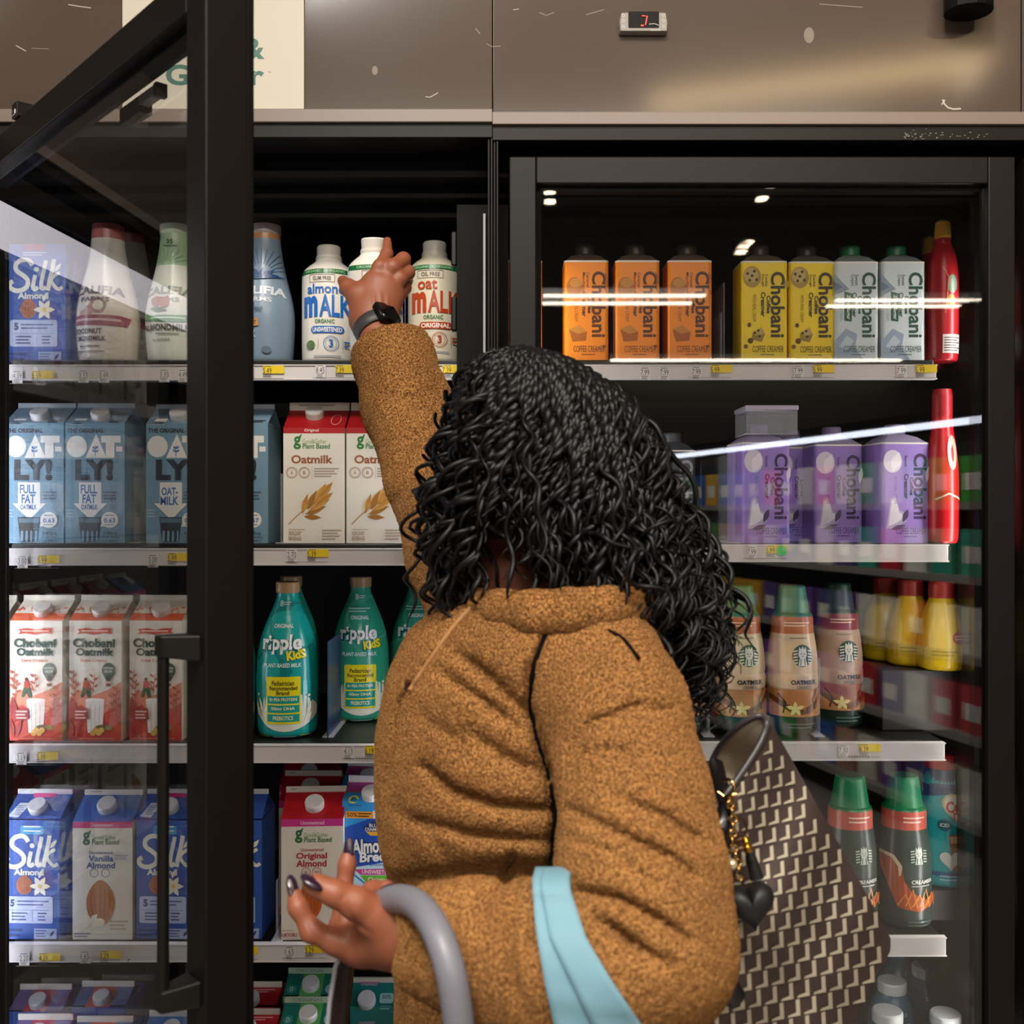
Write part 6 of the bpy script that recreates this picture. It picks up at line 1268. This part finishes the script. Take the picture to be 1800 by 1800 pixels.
def panel(L, Rr_, fy, y0, nrow, ncol):
    V = []
    for i in range(nrow+1):
        y = y0+(1990-y0)*i/nrow; a, b_ = lr(L, y), lr(Rr_, y)
        for j in range(ncol+1): x = a+(b_-a)*j/ncol; V.append(W(x, y, fy(x, y)))
    F = [(i*(ncol+1)+j, i*(ncol+1)+j+1, (i+1)*(ncol+1)+j+1, (i+1)*(ncol+1)+j) for i in range(nrow) for j in range(ncol)]
    return V, F
yf = lambda x, y: yn(x, y)+.012+.085*min(1, max(0, (lr(NR, y)-x)/110.))*min(1, (y-1240)/90.)
m = MB(); V, F = panel(NL, NR, yn, 1266, 70, 28); m.add(V, F, BAGD, True)
V, F = panel(FL, NR, lambda x, y: yf(x, y)+.004, 1257, 60, 24); m.add(V, F, BAGD, True)
ysn = [1266+(1990-1266)*i/60 for i in range(61)]
V = [W(lr(NR, y), y, yn(lr(NR, y), y)) for y in ysn]+[W(lr(NR, y), y, yf(lr(NR, y), y)+.004) for y in ysn]
m.add(V, [(i, i+1, 62+i, 61+i) for i in range(60)], BAGD, True)
# woven angle pattern
def inside(x, y, mrg=3): return y > 1278 and lr(NL, y)+mrg+2 < x < lr(NR, y)-mrg
def pat(x, y): p = W(x, y, yn(x, y)-.0012); return p
for k in range(-4, 26):
    yb = 1262+k*31.5
    i = 0; x = 1080+(k % 2)*12
    while x < 1590:
        y = yb-.21*(x-1350); f = max(0, min(1, (y-1270)/420)); st = 19.5+9*f; q = .78+.34*f
        if inside(x, y-14, 2) and inside(x-6, y, 2):
            h, w_, tk = 25*q, 17*q, 6.2*q
            for poly in ([(x-tk, y-h), (x, y-h-2), (x+1.5, y-1), (x-tk+1, y-tk*.9)], [(x-w_-2, y+3.5), (x-w_, y-tk*.55+3), (x-tk+1, y-tk*.9), (x+1.5, y-1)]):
                m.add([pat(*p) for p in poly], [(0, 1, 2, 3)], CRM)
        x += st
o = m.build('bag_body', None); o.parent = TOTE; o.location = -TOTE.location
m = MB(); V, F = panel(FL, [(a, b_-2) for a, b_ in NR], lambda x, y: yf(x, y)+.001, 1259, 60, 24); m.add(V, F, LINING, True)
V, F = panel([(a, b_+1) for a, b_ in NL], [(a, b_-2) for a, b_ in NR], lambda x, y: yn(x, y)+.003, 1270, 60, 20); m.add(V, F, LINING, True)
o = m.build('lining', None); o.parent = TOTE; o.location = -TOTE.location
rim = [W(x, y, yn(x, y)-.001) for x, y in ((1180, 1600), (1215, 1510), (1240, 1450), (1264, 1413), (1290, 1378), (1314, 1343), (1335, 1310), (1346, 1284), (1349, 1268))]+[W(x, y, yf(x, y)) for x, y in ((1343, 1260), (1331, 1257), (1306, 1270), (1288, 1285), (1266, 1310), (1252, 1335), (1243, 1370), (1215, 1450))]
m = MB(); m.tube(chaikin(rim, 2), .0032, M(0x3a3436, .4), 8); o = m.build('rim_trim', None); o.parent = TOTE; o.location = -TOTE.location
m = MB(); m.tube(chaikin([W(1258, 1340, 1.03), W(1268, 1385, .965), W(1280, 1420, .94), W(1262, 1465, .925), W(1225, 1470, .95), W(1200, 1400, 1.0), W(1190, 1300, 1.07)], 3), .0075, LEA, 10, flat=.5); o = m.build('strap', None); o.parent = TOTE; o.location = -TOTE.location
m = MB(); m.tube(chaikin([W(1060, 1860, .80), W(1150, 1805, .82), W(1215, 1742, .845), W(1246, 1698, .86), W(1264, 1700, .868), W(1276, 1728, .874), W(1290, 1752, .88)], 3), .0105, LEA, 12); o = m.build('strap', None); o.parent = TOTE; o.location = -TOTE.location
m = MB(); V = [W(x, y, yn(x, y)-.006) for x, y in ((1120, 1830), (1150, 1740), (1220, 1700), (1275, 1752), (1230, 1768), (1190, 1800), (1170, 1900), (1125, 1900))]; V2 = [v+Vector((0, .004, 0)) for v in V]; n = len(V)
m.add(V+V2, [tuple(range(n))]+[(i, (i+1) % n, n+(i+1) % n, n+i) for i in range(n)], LEA); o = m.build('leather_tab', None); o.parent = TOTE; o.location = -TOTE.location

# charm on the bag
GOLD = M(0xc79a5c, .18, 1.); GOLD2 = M(0xd9a83a, .2, 1.)
CH = tag(empty('bag_charm', W(1280, 1400, .935)), 'gold chain bag charm with black heart and tassel hanging on the tote', 'charm')
def part(mb, name): o = mb.build(name, None); o.parent = CH; o.location = -CH.location; return o
def ring_pts(cx_, cy_, r, Y, n=20, a0=0, a1=360, tilt=0): return [W(cx_+r*math.cos(R(a0+(a1-a0)*i/n))*math.cos(R(tilt)), cy_-r*math.sin(R(a0+(a1-a0)*i/n)), Y+r/1800*Y*math.cos(R(a0+(a1-a0)*i/n))*math.sin(R(tilt))) for i in range(n+(a1-a0 < 360))]
m = MB(); m.tube(chaikin([W(1262, 1392, .935), W(1278, 1404, .930), W(1286, 1396, .930), W(1291, 1386, .930), W(1288, 1374, .932), W(1280, 1369, .936), W(1273, 1372, .94)], 2), .0016, GOLD, 8); m.tube([W(1280, 1398, .929), W(1283, 1412, .929)], .0042, GOLD, 10); m.tube([W(1288, 1398, .93), W(1294, 1396, .93)], .0022, GOLD, 8); part(m, 'clasp')
m = MB()
for i in range(11):
    t = i/10; x = 1284+14*t+3*math.sin(t*9); y = 1414+128*t; m.tube(ring_pts(x, y, 6.5, .926, 12, tilt=80 if i % 2 else 20), .0013, GOLD, 6, closed=True)
part(m, 'chain')
m = MB(); m.tube(ring_pts(1292, 1457, 21, .932, 28, tilt=10), .0013, M(0x5a4030, .3, .8), 6, closed=True); part(m, 'key_ring')
def solid(prof, name, c, mat, rx=0, ry=0, n=20):
    m = MB(); m.lathe(prof, mat, n); o = part(m, name); o.location = Vector(c)-CH.location; o.rotation_euler = (R(rx), R(ry), 0); return o
k = .926/1800
solid([(r*k, z*k) for r, z in ((8, -14), (9, -12), (8.5, -4), (5.5, -1), (7, 1), (7.5, 6), (5, 12), (2, 14))], 'gold_bell', W(1312, 1483, .922), GOLD2, 0, -14)
solid([(max(9.5*math.sin(t), .05)*k, -10*math.cos(t)*k) for t in [i*math.pi/12 for i in range(13)]], 'pearl_bead', W(1287, 1520, .92), M(0xd9c4a0, .12, .6))
solid([(r*k, z*k) for r, z in ((13, -46), (12, -44), (10, -10), (7, 0), (3, 6))], 'tassel', W(1318, 1500, .934), M(0x121013, .6), 0, -16)
m = MB(); hp_ = [(16*math.sin(t)**3, 13*math.cos(t)-5*math.cos(2*t)-2*math.cos(3*t)-math.cos(4*t)) for t in [2*math.pi*i/48 for i in range(48)]]
sc_ = 2.75; rot_ = R(-10); hp_ = [(sc_*(x*math.cos(rot_)+y*math.sin(rot_)), sc_*(-x*math.sin(rot_)+y*math.cos(rot_))) for x, y in hp_]
V = []; L_ = [(1, 0), (.97, .35), (.88, .62), (.7, .85), (.45, .96), (.18, 1.), (.001, 1.)]
for side in (-1, 1):
    V = [W(1318+x*q, 1588-y*q, .918)+Vector((0, side*.016*d, 0)) for q, d in L_ for x, y in hp_]
    m.add(V, [(j*48+i, j*48+(i+1) % 48, (j+1)*48+(i+1) % 48, (j+1)*48+i) for j in range(len(L_)-1) for i in range(48)], M(0x0e0c0d, .55), True)
part(m, 'heart_pendant')

# ------------------------------------------------------------------ light blue bag straps over the forearm, basket with a grey handle
BLUE, nt, b = nodes('light_blue_webbing'); b.inputs['Base Color'].default_value = lin(0x6f98a7); b.inputs['Roughness'].default_value = .7; add_noise_bump(BLUE, 800, .3, .0005)
SB_ = tag(empty('shopping_bag', W(1100, 1960, .79)), 'light blue bag whose flat straps hang over the forearm', 'bag')
def band(Lt, Rt, lift, name):
    ys = list(range(1566, 1800, 9))+[1830, 1900, 1960]; nc = 6; G = []
    for y in ys:
        a, b_ = lr(Lt, y), lr(Rt, y); G.append([(a+(b_-a)*j/nc, y) for j in range(nc+1)])
    Yv = np.array([[on_jacket(x, min(max(y, 1578), 1795)).y for x, y in r] for r in G])
    for _ in range(6): Yv[1:-1] = (Yv[:-2]+2*Yv[1:-1]+Yv[2:])/4; Yv[:, 1:-1] = (Yv[:, :-2]+2*Yv[:, 1:-1]+Yv[:, 2:])/4
    P_ = [[W(x, y, Yv[i][j]-lift) for j, (x, y) in enumerate(r)] for i, r in enumerate(G)]
    P_ = [[p+Vector((.006, .075, -.02)) for p in P_[0]], [p+Vector((.003, .035, .0045)) for p in P_[0]], [p+Vector((0, .012, .0035)) for p in P_[0]]]+P_
    V = [p for r in P_ for p in r]; w = nc+1; m = MB()
    m.add(V, [(i*w+j, i*w+j+1, (i+1)*w+j+1, (i+1)*w+j) for i in range(len(P_)-1) for j in range(nc)], BLUE, True)
    o = m.build(name, None); o.parent = SB_; o.location = -SB_.location
    so = o.modifiers.new('thickness', 'SOLIDIFY'); so.thickness = .002; so.offset = -1; return o
band([(1566, 936), (1620, 940), (1650, 944), (1730, 958), (1800, 974), (1960, 1010)], [(1566, 985), (1620, 985), (1650, 995), (1717, 1018), (1800, 1056), (1960, 1120)], .006, 'strap')
band([(1566, 951), (1650, 967), (1717, 1000), (1800, 1040), (1960, 1120)], [(1566, 1003), (1650, 1031), (1720, 1073), (1800, 1127), (1960, 1235)], .0095, 'strap')
m = MB(); m.add([W(1000, 1940, .80), W(1250, 1940, .80), W(1250, 1940, .74), W(1000, 1940, .74)]+[W(980, 2700, .83), W(1280, 2700, .83), W(1280, 2700, .71), W(980, 2700, .71)], [(0, 1, 5, 4), (1, 2, 6, 5), (2, 3, 7, 6), (3, 0, 4, 7), (4, 5, 6, 7)], BLUE)
o = m.build('bag_body', None, bevel=.006); o.parent = SB_; o.location = -SB_.location
GRIP = M(0x76757e, .42); BK = tag(empty('shopping_basket', W(720, 2300, .84)), 'shopping basket on the forearm, its grey curved handle by the open hand', 'basket')
m = MB(); m.tube(chaikin([W(640, 1620, .905), W(668, 1590, .89), W(698, 1577, .86), W(735, 1588, .82), W(766, 1630, .783), W(788, 1690, .764), W(800, 1745, .760), W(812, 1850, .765), W(816, 1960, .78)], 3), .0117, GRIP, 20)
o = m.build('handle_grip', None); o.parent = BK; o.location = -BK.location
m = MB(); m.tube([W(624, 1660, .912), W(606, 1700, .925), W(598, 1760, .93), W(590, 1850, .935), W(584, 1980, .935)], .0105, M(0x2a1f1d, .35), 12, flat=.5); o = m.build('handle_leg', None); o.parent = BK; o.location = -BK.location
m = MB(); m.tube([W(607, 1660, .905), W(590, 1700, .918), W(580, 1760, .922), W(572, 1850, .926), W(566, 1980, .926)], .0022, M(0xa9a5ac, .3), 8); o = m.build('handle_edge', None); o.parent = BK; o.location = -BK.location
m = MB(); c0 = W(705, 2000, .84); q = Vector((0, 0, -.22))
T = [c0+Vector(p) for p in ((-.13, -.10, 0), (.05, -.13, 0), (.05, .06, 0), (-.13, .09, 0))]; B_ = [c0+Vector(p)+q for p in ((-.11, -.08, 0), (.03, -.11, 0), (.03, .04, 0), (-.11, .07, 0))]
m.add(T+B_, [(0, 1, 5, 4), (1, 2, 6, 5), (2, 3, 7, 6), (3, 0, 4, 7), (7, 6, 5, 4)], M(0x6a6a74, .5)); m.tube(T, .008, GRIP, 8, closed=True)
o = m.build('basket_body', None); o.parent = BK; o.location = -BK.location
